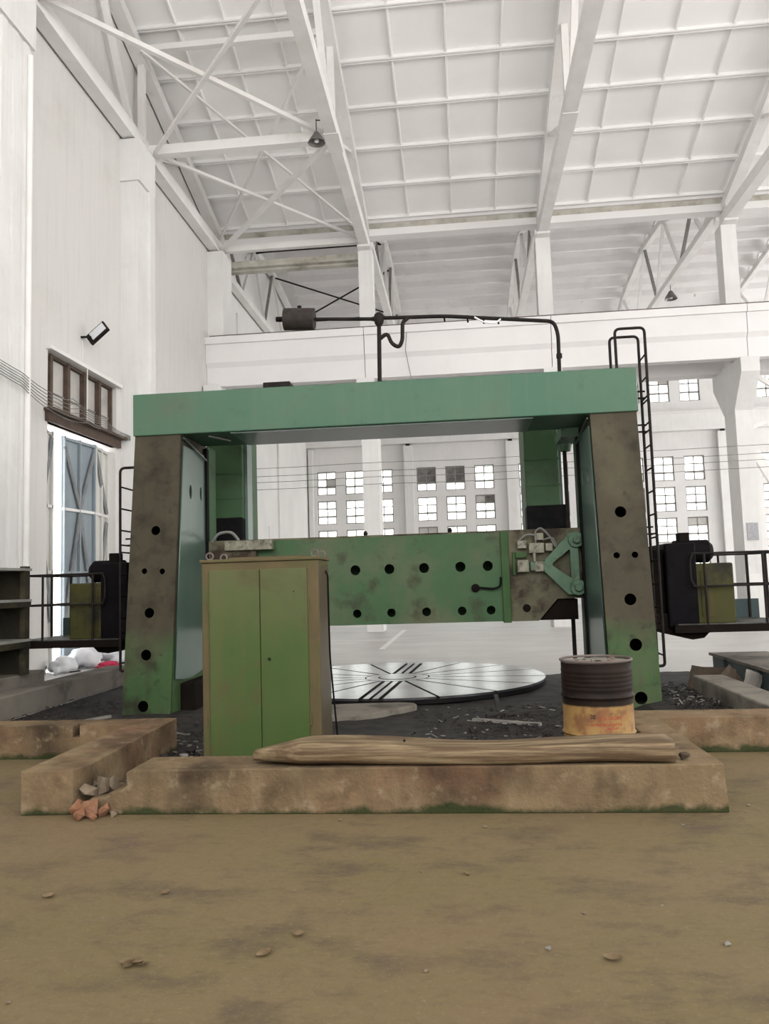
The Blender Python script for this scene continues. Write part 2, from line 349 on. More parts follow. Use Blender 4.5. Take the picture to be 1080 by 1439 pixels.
# ================================================================== THE HALL
def S(o, label): return tag(o, label, kind='structure')
def build_shell():
    S(MB().box((-16, -4.6, -.3), (27.6, 47, 0)).build('floor', 'floor'), 'concrete hall floor under brown trodden dirt')
    # gate wall (left): white painted brick, gate opening and transom window
    m = MB(); wall_holes(m, 0, -8.6, -8.2, -4.3, 26.3, 0, 19.5, [(15.0, 18.15, 0, 5.02), (15.0, 18.2, 5.32, 6.5)])
    S(m.build('wall_left', 'white_brick'), 'white painted brick end wall with the steel gate')
    m = MB().box((-9.4, 26.3, 0), (-9.0, 46.9, 17.5)).box((-9.0, 26.3, 0), (-8.2, 26.7, 13.4))
    for y in (31.5, 38.5): m.box((-9.0, y, 0), (-8.92, y+.5, 13))
    m.box((-9.0, 31.0, 3.2), (-8.93, 32.4, 3.26)).box((-9.0, 36.5, 2.0), (-8.96, 37.3, 4.4))
    S(m.build('wall_left_aisle', 'white_wall'), 'white end wall of the far aisle')
    # wall behind the viewer and right end wall: tall window openings
    hs = [(x+.7, x+5.3, z, z+dz) for x in range(-8, 27, 6) for z, dz in ((2.6, 1.6), (5.6, 4.2), (10.3, 2.6))]
    m = MB(); wall_holes(m, 1, -4.6, -4.3, -8.6, 27.6, 0, 13.6, hs)
    S(m.build('wall_front', 'white_wall'), 'white long wall with tall window openings')
    hs = [(y+1.2 if y < 25 else y+.3, y+4.0 if y < 25 else y+4.7, z, z+dz) for y in range(-4, 46, 5) for z, dz in ((1.2, 3.6), (5.6, 3.6), (10.0, 2.4))]
    m = MB(); wall_holes(m, 0, 27.2, 27.6, -4.3, 46.9, 0, 19.5, hs)
    S(m.build('wall_right', 'white_wall'), 'white end wall with window openings')

WX = []     # far window rectangles (x0, x1, z0, z1, rows)
def build_back_wall():
    ys = 46.5; n = 0
    cols = []
    for b in range(6):
        x0 = -8.92 + b*5.98
        for off in (.45, 2.15, 3.85): cols.append((x0+off, x0+off+1.14))
    rows = [(6.90, 8.32, 3), (5.13, 6.55, 3), (3.36, 4.78, 3), (1.59, 3.01, 3), (11.5, 13.6, 4)]
    holes = [(a, b, z0, z1) for a, b in cols for z0, z1, k in rows]
    m = MB(); wall_holes(m, 1, ys, ys+.4, -9.4, 27.6, 0, 15.2, holes)
    wb = S(m.build('wall_back', 'white_wall'), 'white far wall with rows of steel framed windows')
    for b in range(1, 7):       # pilasters and the ring beam with a ledge
        x = -8.92 + b*5.98
        MB().box((x-.26, ys-.35, 0), (x+.26, ys, 9.6)).build('pilaster', 'white_concrete', wb)
        MB().box((x-.12, ys-.38, 9.6), (x+.12, ys-.3, 9.75)).build('bracket', 'dark_steel', wb)
    MB().box((-8.92, ys-.35, 0), (-8.66, ys, 9.6)).build('pilaster', 'white_concrete', wb)
    MB().box((-9.0, ys-.45, 9.72), (27.2, ys, 10.72)).box((-9.0, ys-.55, 10.72), (27.2, ys, 10.82)).build('ring_beam', 'white_concrete', wb)
    # one shared frame and pane mesh per size
    def frame_mesh(w, h, k):
        m = MB(); t = .035
        t = .06
        m.box((0,-.04,0),(w,.04,t)).box((0,-.04,h-t),(w,.04,h)).box((0,-.04,0),(t,.04,h)).box((w-t,-.04,0),(w,.04,h)).box((w/2-t*.45,-.03,0),(w/2+t*.45,.03,h))
        for i in range(1, k):
            tt = .045 if i == 1 else .03
            m.box((0,-.03,h*i/k-tt),(w,.03,h*i/k+tt))
        bmesh.ops.recalc_face_normals(m.bm, faces=m.bm.faces)
        me = bpy.data.meshes.new('window_frame'); m.bm.to_mesh(me); m.bm.free(); me.materials.append(MAT['frame_grey']); return me
    def pane_mesh(w, h, mat):
        m = MB().box((0,-.006,0),(w,.006,h)); me = bpy.data.meshes.new('pane'); bmesh.ops.recalc_face_normals(m.bm, faces=m.bm.faces)
        m.bm.to_mesh(me); m.bm.free(); me.materials.append(MAT[mat]); return me
    odd = {(3,0): {2:'pane_board',3:'pane_board',4:'pane_board',5:'pane_board'}, (4,0): {2:'pane_board',3:'pane_board',4:'pane_board',5:'pane_board'},
           (5,1): {4:'pane_dirty',5:'pane_board'}, (3,2): {2:'pane_dirty',3:'pane_dirty',4:'pane_dirty',5:'pane_dirty'}, (11,2): {4:'pane_dirty',5:'pane_dirty'},
           (10,4): {6:'pane_board',7:'pane_board',4:'glass_dusty',5:'pane_dirty'}, (0,0): {2:'glass_dusty',3:'pane_dirty',4:'glass_dusty'}, (12,0): {4:'pane_dirty'}}
    rn = ['top row', 'second row', 'third row', 'lowest row', 'upper storey row']
    cache = {}
    for ri, (z0, z1, k) in enumerate(rows):
        w, h = 1.14, z1-z0
        fm = frame_mesh(w, h, k); pm = {q: pane_mesh(w/2-.05, h/k-.04, q) for q in ('glass_clear','glass_dusty','pane_board','pane_dirty')}
        for ci, (a, b) in enumerate(cols):
            n += 1
            if n > 90: pass
            o = bpy.data.objects.new('window_%d' % n, None); C.objects.link(o); o.location = (a, ys+.15, z0); WL[o.name] = Vector(o.location)
            o['kind'] = 'structure'; o['label'] = 'steel framed window, %s of the far wall, %s from the corner' % (rn[ri], ORD[ci])
            link('window_frame', fm, None, o, o.location)
            for i in range(k):
                for j in range(2):
                    q = odd.get((ci, ri), {}).get(i*2+j) or ('glass_dusty' if random.random() < .3 else 'glass_clear')
                    link('pane', pm[q], None, o, Vector(o.location) + Vector((.025+j*w/2, 0, i*h/k+.02)))
    return n

def build_roof():
    s = .3; th = math.atan(s); L = 1.5*math.cos(th)
    zr = lambda y: 13.9 + s*(26-y) if y > 11 else 13.9 + s*15 - s*(11-y)
    m = MB(); m.prism([(26.3, zr(26.3)+.3), (11, zr(11)+.3), (-4.6, zr(-4.6)+.3), (-4.6, zr(-4.6)+.45), (11, zr(11)+.45), (26.3, zr(26.3)+.45)], 0, -8.6, 27.6)
    ce = S(m.build('ceiling', 'roof_white'), 'white pitched roof of ribbed concrete slabs')
    # ribbed roof slab, bay long and 1.5 m wide, with three cross ribs
    def slab_mesh(w, L0, rib, cross, mat):
        m = MB(); m.box((-w/2, -L0/2, 0), (w/2, L0/2, .05))
        for y in (-1, 1): m.box((-w/2, y*(L0/2-.02)-.02, -rib), (w/2, y*(L0/2-.02)+.02, .002))
        for i in range(cross):
            x = -w/2+.06 + (w-.12)*i/(cross-1); e = .06 if i in (0, cross-1) else .035
            m.prism([(x-e, .002), (x-e*.6, -rib*.8), (x+e*.6, -rib*.8), (x+e, .002)], 1, -L0/2+.05, L0/2-.05)
        bmesh.ops.recalc_face_normals(m.bm, faces=m.bm.faces)
        me = bpy.data.meshes.new('roof_slab'); m.bm.to_mesh(me); m.bm.free(); me.materials.append(MAT[mat]); return me
    me = slab_mesh(5.97, 1.475, .12, 5, 'roof_white')
    for i in range(8):
        y = 26 - L*(i+.5); z = zr(y) + .16
        for b in range(6):
            o = link('roof_slab', me, None, ce, ((BX[b]+BX[b+1])/2, y, z)); o.rotation_euler = (-th, 0, 0); o.scale = ((BX[b+1]-BX[b]-.03)/5.97, 1, 1)
    # far aisle: bow roof
    prof = [(26.5, 13.75), (27.8, 14.45), (29.8, 15.45), (33.6, 16.85), (37.1, 17.15), (42.3, 16.55), (46.9, 14.7)]
    up = [(y, z+.3) for y, z in prof]
    m = MB()
    for (a, b), (c, d) in zip(up, up[1:]): m.prism([(a, b), (c, d), (c, d+.12), (a, b+.12)], 0, -9.4, 27.6)
    ca = S(m.build('ceiling_aisle', 'roof_grey'), 'white bow roof of the far aisle')
    def shell_mesh(w, L0, rise):
        m = MB(); sec = [(-L0/2 + L0*i/8, rise*(1-(2*i/8-1)**2)) for i in range(9)]
        m.prism([(y, z+.05) for y, z in sec] + [(y, z) for y, z in sec[::-1]], 0, -w/2, w/2)
        for y in (-1, 1): m.box((-w/2, y*(L0/2-.03)-.03, -.30), (w/2, y*(L0/2-.03)+.03, .05))
        for x in (-w/6, w/6): m.box((x-.03, -.12, rise-.10), (x+.03, .02, rise+.01))
        bmesh.ops.recalc_face_normals(m.bm, faces=m.bm.faces)
        me = bpy.data.meshes.new('roof_slab'); m.bm.to_mesh(me); m.bm.free(); me.materials.append(MAT['roof_grey']); return me
    me2 = shell_mesh(5.97, 1.36, .20)
    run = []
    for (a, b), (c, d) in zip(prof, prof[1:]):
        ln = math.hypot(c-a, d-b); k = max(1, round(ln/1.45))
        for i in range(k): f = (i+.5)/k; run.append((a+(c-a)*f, b+(d-b)*f, math.atan2(d-b, c-a), ln/k))
    for y, z, a, ln in run:
        for b in range(6):
            o = link('roof_slab', me2, None, ca, ((BX[b]+BX[b+1])/2, y, z+.12)); o.rotation_euler = (a, 0, 0); o.scale = ((BX[b+1]-BX[b]-.03)/5.97, ln/1.40, 1)
    # valley between the roofs: gutter beam, brick filled gap, eave beams per bay
    for b in range(6):
        x0, x1 = BX[b]+.02, BX[b+1]-.02
        t = 'first' if b == 0 else ORD[b]
        m = MB().box((x0, 26.05, 13.42), (x1, 26.5, 13.66))
        g = tag(m.build('eave_beam', 'beam_white', loc=(x0, 26.05, 13.42)), 'white eave beam between the two roofs, %s bay from the gate wall' % t, 'beam', 'eave beams in the roof valley')
        MB().box((x0, 26.1, 13.66), (x1, 26.3, 13.86)).build('infill', 'eave_dirty', g)
        MB().box((x0, 26.02, 13.86), (x1, 26.25, 14.06)).build('lip', 'beam_white', g)
        m = MB().box((x0, 26.4, 12.78), (x1, 26.62, 13.0)); m.box((x0, 26.62, 12.72), (x1, 26.9, 12.80))
        tag(m.build('tie_beam', 'eave_dirty' if b == 0 else 'beam_white', loc=(x0, 26.4, 12.78)), 'slender tie beam under the roof valley, %s bay from the gate wall' % t, 'beam', 'tie beams in the roof valley') if b == 0 else m.bm.free()

def build_trusses():
    s = .3
    zt = lambda y: 13.62 + s*(26-y)
    for i, X in enumerate([-7.98] + BX[1:6]):
        nm = 'end ' if i == 0 else ''
        lab = 'white steel roof truss against the gate wall' if i == 0 else 'white steel roof truss over the main bay, %s from the gate wall' % ORD[i]
        T = thing('roof_truss', (X, 26.2, 13.0), lab, 'truss', 'roof trusses of the main bay')
        MB().box((X-.16, 7.6, 13.0), (X+.16, 26.35, 13.36)).build('bottom_chord', 'white_paint', T)
        MB().bar((X, 26.3, zt(26.3)-.02), (X, 11, zt(11)-.02), .34, .28).build('top_chord', 'white_paint', T)
        MB().bar((X, 11, zt(11)-.02), (X, 7.6, zt(11)-1.04), .34, .28).build('top_chord', 'white_paint', T)
        for y, w in ((25.9, .26), (19.3, .17), (13.5, .17)):
            MB().bar((X, y, 13.3), (X, y, zt(y)), w, w, up=(0,1,0)).build('post', 'white_paint', T)
        for a, b in ((22.6, 20.0), (16.6, 18.6), (16.6, 14.2)):
            MB().bar((X, b, 13.3), (X, a, zt(a)-.1), .10, .16, up=(1,0,0)).build('diagonal', 'white_paint', T)
        for y in (19.45, 13.6):
            MB().box((X-.19, y-.45, 12.98), (X+.19, y+.45, 13.02)).build('gusset', 'white_paint', T)
        MB().box((X-.22, 25.7, 12.93), (X+.22, 26.6, 13.0)).build('bearing_plate', 'white_paint', T)
    # horizontal bracing of the first bay, bottom chord plane and roof plane
    def brace(name, p, q, w, lab, mat='white_paint'):
        tag(MB().bar(p, q, w, w).build(name, mat, loc=p), lab, 'brace')
    z = 13.18
    brace('bracing_strut', (-7.85, 19.5, z), (-3.05, 19.5, z), .26, 'heavy white strut between the first two trusses near the lamp')
    brace('bracing_strut', (-7.85, 13.6, z), (-3.05, 13.6, z), .26, 'heavy white strut between the first two trusses nearer the hall middle')
    brace('bracing_strut', (-7.85, 25.8, z), (-3.05, 25.8, z), .20, 'white strut between the first two trusses at the eave')
    brace('bracing_diagonal', (-7.85, 19.6, z-.1), (-3.05, 13.7, z-.1), .09, 'dark sided diagonal rod crossing from gate wall strut', 'white_paint')
    brace('bracing_diagonal', (-7.85, 13.7, z), (-3.05, 19.4, z), .11, 'pale diagonal rod running to the lamp truss from the near strut')
    brace('bracing_diagonal', (-7.85, 19.6, z+.06), (-3.05, 25.7, z+.06), .08, 'thin diagonal rod from the middle strut to the eave column')
    brace('bracing_diagonal', (-7.85, 25.7, z-.08), (-3.05, 19.6, z-.08), .12, 'pale diagonal rod from the corner to the lamp truss')
    brace('roof_diagonal', (-7.8, 25.6, zt(25.6)-.2), (-3.1, 18.8, zt(18.8)-.2), .07, 'slim diagonal rod close under the roof slabs from the corner')
    brace('roof_diagonal', (-7.8, 18.8, zt(18.8)-.2), (-3.1, 25.6, zt(25.6)-.2), .07, 'slim diagonal rod close under the roof slabs towards the eave')
    brace('roof_purlin_strut', (-7.8, 18.9, zt(18.9)-.1), (-3.1, 18.9, zt(18.9)-.1), .16, 'white strut between top chords of the first two trusses')
    brace('knee_brace', (9.3, 23.2, 13.3), (12.6, 20.2, 13.6), .14, 'white knee brace beside the fourth truss')
    # bow trusses of the far aisle
    ch = [(26.7, 13.85), (27.7, 14.3), (29.8, 15.25), (33.6, 16.6), (37.1, 16.9), (42.3, 16.3), (46.2, 14.3)]
    for i, X in enumerate([-8.75] + BX[1:6]):
        lab = 'white bow truss of the far aisle, against the end wall' if i == 0 else 'white bow truss of the far aisle, %s from the end wall' % ORD[i]
        T = thing('bow_truss', (X, 26.7, 13.6), lab, 'truss', 'bow trusses of the far aisle')
        for a, b in zip(ch, ch[1:]): MB().bar((X, a[0], a[1]), (X, b[0], b[1]), .26, .24, up=(1,0,0)).build('top_chord', 'white_paint', T)
        MB().box((X-.15, 26.9, 13.6), (X+.15, 46.3, 13.86)).build('bottom_chord', 'white_paint', T)
        lo = [28.6, 31.6, 35.4, 39.6, 44.0]; k = 0
        for j, y in enumerate(lo):
            for c in ch[1+j:3+j]:
                k += 1
                MB().bar((X, y, 13.8), (X, c[0], c[1]-.05), .08, .12, up=(1,0,0)).build('web_bar', 'frame_grey' if k in (3, 6) else 'white_paint', T)
        MB().box((X-.18, 26.6, 13.3), (X+.18, 26.9, 14.0)).build('seat', 'white_paint', T)
    # cross bracing in the far aisle's first bay
    for j, (a, b, mt) in enumerate(((29.9, 33.5, 'dark_steel'), (37.2, 42.2, 'dark_steel'))):
        za = {29.9: 15.2, 33.5: 16.5, 37.2: 16.8, 42.2: 16.2}
        w = ('near the columns', 'near the far wall')[j]
        brace('bow_roof_rod', (-8.6, a, za[a]-.1), (-3.0, b, za[b]-.1), .06, 'thin dark rod under the bow roof rising from the end wall ' + w, mt)
        brace('bow_roof_rod', (-8.6, b, za[b]-.1), (-3.0, a, za[a]-.1), .06, 'thin dark rod under the bow roof crossing its twin ' + w, mt)
        brace('bow_roof_strut', (-8.6, b, za[b]-.05), (-3.0, b, za[b]-.05), .09, 'slim dark strut between bow trusses ' + w, mt)

def build_columns():
    # gate wall pilasters
    for i, (y0, y1) in enumerate(((12.35, 13.5), (18.45, 19.4))):
        lab = ('broad white wall pillar with grooved face beside the gate', 'slim white wall pillar between gate and corner')[i]
        T = thing('wall_pillar', (-8.2, (y0+y1)/2, 0), lab, 'pillar')
        MB().box((-8.2, y0, 0), (-7.75, y1, 12.95)).build('shaft', 'white_concrete', T)
        MB().box((-8.2, y0-.06, 11.85), (-7.68, y1+.04, 12.95)).build('capital', 'white_concrete', T)
        if i == 0:
            for k in range(3): MB().box((-7.76, y0+.12+.36*k, 0), (-7.70, y0+.28+.36*k, 11.8)).build('fillet', 'white_concrete', T)
            MB().tube([(-7.66, 13.32, 0), (-7.66, 13.32, 11.6)], .055, 10).build('downpipe', 'white_paint', T, True)
        else:
            MB().box((-7.75, y1-.35, 0), (-7.66, y1-.05, 11.85)).build('fillet', 'white_concrete', T)
    T = thing('wall_pillar', (-8.0, 25.9, 0), 'white corner pillar where gate wall meets the column row', 'pillar')
    MB().box((-8.2, 25.3, 0), (-7.65, 26.3, 12.95)).build('shaft', 'white_concrete', T)
    MB().prism([(24.6, 8.15), (25.3, 8.15), (25.3, 7.4), (25.0, 7.4), (24.6, 7.8)], 0, -8.15, -7.65).build('corbel', 'white_concrete', T)
    for i, X in enumerate(BX[1:6]):
        lab = 'white concrete column with corbels carrying the crane beam, %s from the gate wall' % ORD[i]
        T = thing('column', (X, 26.4, 0), lab, 'column', 'columns between the two aisles')
        w = .27
        MB().box((X-w, 25.85, 0), (X+w, 26.85, 8.3)).build('lower_shaft', 'white_concrete', T)
        MB().box((X-.24, 26.05, 8.3), (X+.24, 26.65, 12.95)).build('upper_shaft', 'white_concrete', T)
        MB().prism([(25.0, 8.22), (25.0, 7.75), (25.85, 6.7), (26.85, 6.7), (27.8, 7.75), (27.8, 8.22)], 0, X-w-.012, X+w+.012).build('corbel', 'white_concrete', T)
        if i == 2: MB().box((X-.17, 25.82, 2.55), (X+.17, 25.86, 3.1)).build('notice', 'notice_grey', T)
        if i in (0, 2): MB().box((X-w-.05, 25.8, 1.2), (X+w+.05, 25.9, 1.5)).build('band', 'white_paint', T)
    # crane beams per bay, front row and the row behind the columns
    for i in range(6):
        x0, x1 = BX[i]+.01, BX[i+1]-.01
        T = thing('crane_beam', (x0, 25.3, 8.22), 'deep white crane beam in front of the columns, %s bay from the gate wall' % ORD[i], 'beam', 'crane beams of the main bay')
        MB().prism([(25.02, 9.0), (25.02, 9.72), (25.62, 9.72), (25.62, 9.0), (25.5, 8.85), (25.5, 8.22), (25.14, 8.22), (25.14, 8.85)], 0, x0, x1).build('web', 'beam_white', T)
        MB().box((x0, 24.92, 9.62), (x1, 25.72, 9.86)).build('top_flange', 'beam_white', T)
        T = thing('crane_beam', (x0, 27.4, 8.22), 'white crane beam behind the columns, %s bay from the end wall' % ORD[i], 'beam', 'crane beams of the far aisle')
        MB().box((x0, 27.1, 8.22), (x1, 27.7, 9.7)).build('web', 'beam_white', T)
    m = MB().box((-8.15, 25.16, 9.86), (27, 25.48, 9.9)).box((-8.15, 25.27, 9.9), (27, 25.37, 10.01))
    tag(m.build('crane_rail', 'rail_rust', loc=(-8.15, 25.3, 9.86)), 'thin rusty crane rail along the top of the white beam', 'rail')
    # column bracing in the fourth bay
    def cb(p, q, lab): tag(MB().bar(p, q, .14, .14).build('column_brace', 'white_paint', loc=p), lab, 'brace')
    cb((9.42, 26.4, 8.15), (15.0, 26.4, 4.2), 'long white brace running down from the third column top')
    cb((9.42, 26.4, 5.5), (12.2, 26.4, .05), 'steep white brace from the third column to the floor')
    cb((9.62, 26.5, 5.5), (12.4, 26.5, .05), 'second steep white brace just behind its twin at the third column')
    cb((9.42, 26.4, 6.2), (15.0, 26.4, 8.1), 'white brace rising from the third column to the fourth')

def build_gate():
    # steel gate leaves in the opening Y 15.0 - 18.15
    def leaf(n, lab, y0, y1, x0, x1, sheet, flip=False, braces=()):
        """a leaf whose foot runs from (x0,y0) to (x1,y1)"""
        o = thing('door_%d' % n, (x0, y0, 0), lab, None); o['kind'] = 'structure'
        P = lambda f, z, d=0: (x0+(x1-x0)*f + d, y0+(y1-y0)*f, z)
        zt = 4.92
        MB().hexa([P(0,.05), P(1,.05), P(1,.05,-.03), P(0,.05,-.03), P(0,zt), P(1,zt), P(1,zt,-.03), P(0,zt,-.03)]).build('sheet', sheet, o)
        for f in (0.03, .5, .97): MB().bar(P(f,.05,.03), P(f,zt,.03), .05, .06, up=(0,1,0)).build('stile', sheet, o)
        for z in (.1, 2.0, 3.35, zt-.05): MB().bar(P(0,z,.03), P(1,z,.03), .05, .06).build('rail', 'white_paint' if z == 3.35 else sheet, o)
        for a, za, b, zb in braces: MB().bar(P(a,za,.04), P(b,zb,.04), .03, .11, up=(0,1,0)).build('brace', 'gate_brace', o)
    leaf(1, 'grey white gate leaf beside the broad pillar', 15.02, 15.52, -8.4, -8.4, 'white_sheet', braces=((.95, 4.8, .1, 3.3), (.1, 2.9, .95, 1.0), ))
    leaf(2, 'blue grey steel gate leaf with crossing braces', 15.98, 17.2, -8.4, -8.28, 'bluegrey_sheet', braces=((.03, 4.7, .5, 3.4), (.95, 4.7, .5, 3.4), (.5, 3.3, .05, 1.0), (.5, 3.3, .95, 1.0)))
    leaf(3, 'pale gate leaf folded beside the slim pillar', 17.2, 18.12, -8.28, -8.42, 'white_sheet', braces=((.05, 4.75, .92, 3.4), (.92, 3.2, .08, 1.1)))
    m = MB().box((-8.3, 14.9, 5.02), (-8.12, 18.3, 5.30)).box((-8.2, 14.85, 5.22), (-7.98, 18.35, 5.28))
    S(m.build('trim_1', 'frame_brown', loc=(-8.2, 14.9, 5.02)), 'brown steel lintel over the gate')
    o = thing('window_95', (-8.45, 15.0, 5.32), 'brown framed transom window over the gate', None); o['kind'] = 'structure'
    m = MB(); H = 1.18; Wd = 3.2; y0 = 15.0; z0 = 5.32
    m.box((-8.5, y0, z0), (-8.3, y0+Wd, z0+.06)).box((-8.5, y0, z0+H-.06), (-8.3, y0+Wd, z0+H)).box((-8.5, y0, z0), (-8.3, y0+.06, z0+H)).box((-8.5, y0+Wd-.06, z0), (-8.3, y0+Wd, z0+H))
    m.build('window_frame', 'frame_brown', o)
    for k in (.25, .98, 1.72, 2.45): MB().box((-8.46, y0+k, z0), (-8.28, y0+k+.11, z0+H)).build('mullion', 'frame_brown', o)
    for a, b in ((.06,.25), (.36,.98), (1.09,1.72), (1.83,2.45), (2.56,3.14)):
        MB().box((-8.40, y0+a, z0+.06), (-8.39, y0+b, z0+H-.06)).build('pane', 'pane_dirty', o)
        if b - a > .3: MB().box((-8.41, y0+a, z0+.4), (-8.36, y0+b, z0+.43)).build('glazing_bar', 'frame_grey', o)
    m = MB().box((-8.2, 14.9, 6.5), (-8.08, 18.3, 6.58))
    S(m.build('trim_2', 'white_paint', loc=(-8.2, 14.9, 6.5)), 'white ledge over the transom window')
build_shell(); NWIN = build_back_wall(); build_roof(); build_trusses(); build_columns(); build_gate()

# ================================================================== THE LATHE
XL0, XL1, XR0, XR1 = -4.33, -3.70, 1.70, 2.28       # column sides
def build_lathe():
    T = thing('vertical_lathe', (-1.02, 10.5, 0), 'huge green double column vertical lathe spanning the pit', 'machine')
    slope = .44/3.65
    yf = lambda z: 9.78 + slope*z
    # ---- columns
    for side, (x0, x1) in (('L', (XL0, XL1)), ('R', (XR0, XR1))):
        m = MB(); bm = m.bm       # hollow casting, open towards the perforated rear plate
        poly = [(yf(0), 0), (yf(3.65), 3.65), (11.25, 3.65), (11.25, 0)]
        A = [bm.verts.new((x0, y, z)) for y, z in poly]; B = [bm.verts.new((x1, y, z)) for y, z in poly]
        bm.faces.new(A if side == 'L' else B[::-1])      # outer side; the pierced inner wall is a plate
        for i in (1, 2, 3): bm.faces.new([A[i], B[i], B[(i+1)%4], A[(i+1)%4]])
        cN = m.build('column', 'green_column', T)
        zc = lambda v: (yf(v))
        if side == 'L': hol = [(-3.99,2.35,.062,.062), (-4.03,1.28,.066,.066), (-4.05,.75,.07,.07), (-4.06,.12,.07,.07), (-4.12,1.82,.038,.038), (-3.88,1.81,.038,.038)]
        else: hol = [(1.98,2.36,.07,.07), (2.01,1.28,.072,.072), (2.03,.74,.075,.075), (2.04,.12,.075,.075), (1.89,1.82,.04,.04), (2.11,1.82,.04,.04)]
        plate([(x0,0), (x1,0), (x1,3.65), (x0,3.65)], hol, .03, lambda u, v, w: (u, yf(v)-w-.004, v), 'rear_plate', 'green_column', cN)
        xi = x1 if side == 'L' else x0; sg = 1 if side == 'L' else -1
        zb = .42
        out = [(yf(3.5)+.06, 3.5), (11.12, 3.5), (11.12, zb+.08), (10.9, zb+.02), (10.5, zb-.03), (10.2, zb-.02), (yf(.4)+.06, zb+.02)]
        hs = [(10.52, 2.9, .055, .10), (10.95, 2.92, .05, .10)]
        plate(poly, hs, .02, lambda u, v, w: (xi+sg*(w-.011), u, v), 'inner_wall', 'green_column', cN)
        plate(out, hs, .02, lambda u, v, w: (xi+sg*(.014+w), u, v), 'side_cover', 'green_inner', cN)
        m = MB().box((xi-.01*sg, 10.12, 0), (xi+.20*sg, 11.2, .36)); m.build('foot', 'dark_base', cN, bevel=.02)
        MB().box((xi-.02*sg, 11.13, .1), (xi+.055*sg, 11.22, 3.6)).build('guideway', 'black_steel', cN)
        MB().box((xi-.3*sg, 11.25, .05), (xi+.03*sg, 11.62, 3.65)).build('guideway', 'green_dark', cN)
        MB().bar((xi+.03*sg, 10.25, 3.60), (xi+.06*sg, 11.1, 3.42), .02, .02).build('edge_strip', 'green_inner', cN)
        xs = xi + .14*sg
        if side == 'L': continue
        MB().tube([(xs, 11.75, .2), (xs, 11.75, 3.64)], .03, 8).build('lead_screw', 'dark_steel', T, True)
        MB().lathe([(.09, 3.42), (.11, 3.5), (.11, 3.66)], (xs, 11.75, 0), 16).build('screw_bearing', 'green_casting', T, True)
        MB().box((xs-.12, 11.1, 3.52), (xs+.12, 11.86, 3.66)).build('screw_bracket', 'green_casting', T)
    # ---- top beam
    m = MB(); bm = m.bm
    m.box((XL0-.02, 10.17, 3.645), (XR1+.02, 11.2, 4.215))
    tb = m.build('top_beam', 'green_beam', T, bevel=.012)
    MB().box((-2.66, 10.6, 4.21), (-2.28, 11.0, 4.40)).build('cover_box', 'dark_steel', tb, bevel=.01)
    MB().box((-.15, 10.7, 4.21), (.5, 10.8, 4.235)).build('cover_strip', 'dark_steel', tb)
    MB().box((-3.02, 10.22, 3.628), (.98, 11.15, 3.65)).build('soffit', 'green_inner', tb)
    MB().bar((-3.35, 10.35, 3.63), (-3.18, 10.75, 3.63), .02, .02).build('pipe_clip', 'frame_grey', tb)
    # ---- cross rail
    yr = 11.28
    cr = MB().box((-3.68, yr+.05, .985), (.55, yr+.62, 2.235)).build('cross_rail', 'green_rail', T)
    hol = [(x, 1.765, .072, .072) for x in (-2.5,-2.02,-1.53,-1.04,-.545,-.03,.355)] + [(x, 1.145, .062, .062) for x in (-2.5,-2.02,-1.52,-1.03,-.53,-.03,.375)]
    # replace the solid body by a hollow one behind the perforated plate
    bm = bmesh.new(); bm.from_mesh(cr.data); fr = [f for f in bm.faces if f.normal.y < -.9]; bmesh.ops.delete(bm, geom=fr, context='FACES_ONLY'); bm.to_mesh(cr.data); bm.free()
    plate([(-3.68,.985), (.55,.985), (.55,2.235), (-3.68,2.235)], hol, .04, lambda u, v, w: (u, yr+.03-w, v), 'rear_plate', 'green_rail', cr)
    MB().box((.545, yr-.035, .965), (.655, yr+.4, 2.245)).build('band', 'green_bright', cr, bevel=.008)
    MB().prism([(.655,.98), (1.03,.98), (1.30,1.28), (1.68,1.28), (1.68,2.24), (.655,2.24)], 1, yr+.0, yr+.5).build('end_saddle', 'rail_grimy', cr)
    MB().prism([(1.06,.985), (1.58,.985), (1.58,1.27), (1.32,1.27)], 1, yr+.05, yr+.45).build('saddle_wedge', 'dark_base', cr)
    MB().box((-3.68, yr+.02, 2.235), (1.68, yr+.10, 2.26)).build('top_edge', 'rail_grimy', cr)
    MB().box((-3.69, yr-.1, 1.0), (-2.95, yr+.01, 2.25)).build('end_saddle', 'rail_grimy', cr)
    MB().box((-3.4, yr-.16, 2.1), (-2.7, yr-.02, 2.24)).build('valve_block', 'valve_metal', cr, bevel=.01)
    MB().tube(rounded([(-3.6, yr-.1, 2.24), (-3.5, yr-.12, 2.36), (-3.3, yr-.12, 2.38), (-3.2, yr-.1, 2.25)], .08), .022, 8).build('hose', 'cable_grey', cr, True)
    # hose and scorched plug on the rail face
    MB().tube(rounded([(.53, yr, 1.6), (.52, yr-.05, 1.47), (.42, yr-.05, 1.44), (.18, yr-.02, 1.47)], .05), .016, 8).build('hose', 'black_steel', cr, True)
    MB().lathe([(.03, 0), (.06, .015), (.06, .04)], (.17, yr-.035, 1.46), 14, axis=1).build('scorched_plug', 'dark_base', cr, True)
    for x in (-1.38, -.16): MB().lathe([(.02, 2.25), (.035, 2.29), (.015, 2.33)], (x, yr+.1, 0), 10).build('oil_cup', 'dark_steel', cr, True)
    # triangular clamp bracket
    yb = yr-.02
    br = plate([(1.655,2.17), (1.50,2.19), (1.14,1.82), (.96,1.80), (.96,1.665), (1.12,1.655), (1.44,1.335), (1.58,1.325), (1.655,1.40)],
          [], .08, lambda u, v, w: (u, yb-.05-w, v), 'clamp_bracket', 'green_casting', cr)
    bpy.data.objects.remove(br)
    cu = [(1.655,2.17), (1.50,2.19), (1.14,1.82), (.96,1.80), (.96,1.665), (1.12,1.655), (1.44,1.335), (1.58,1.325), (1.655,1.40)]
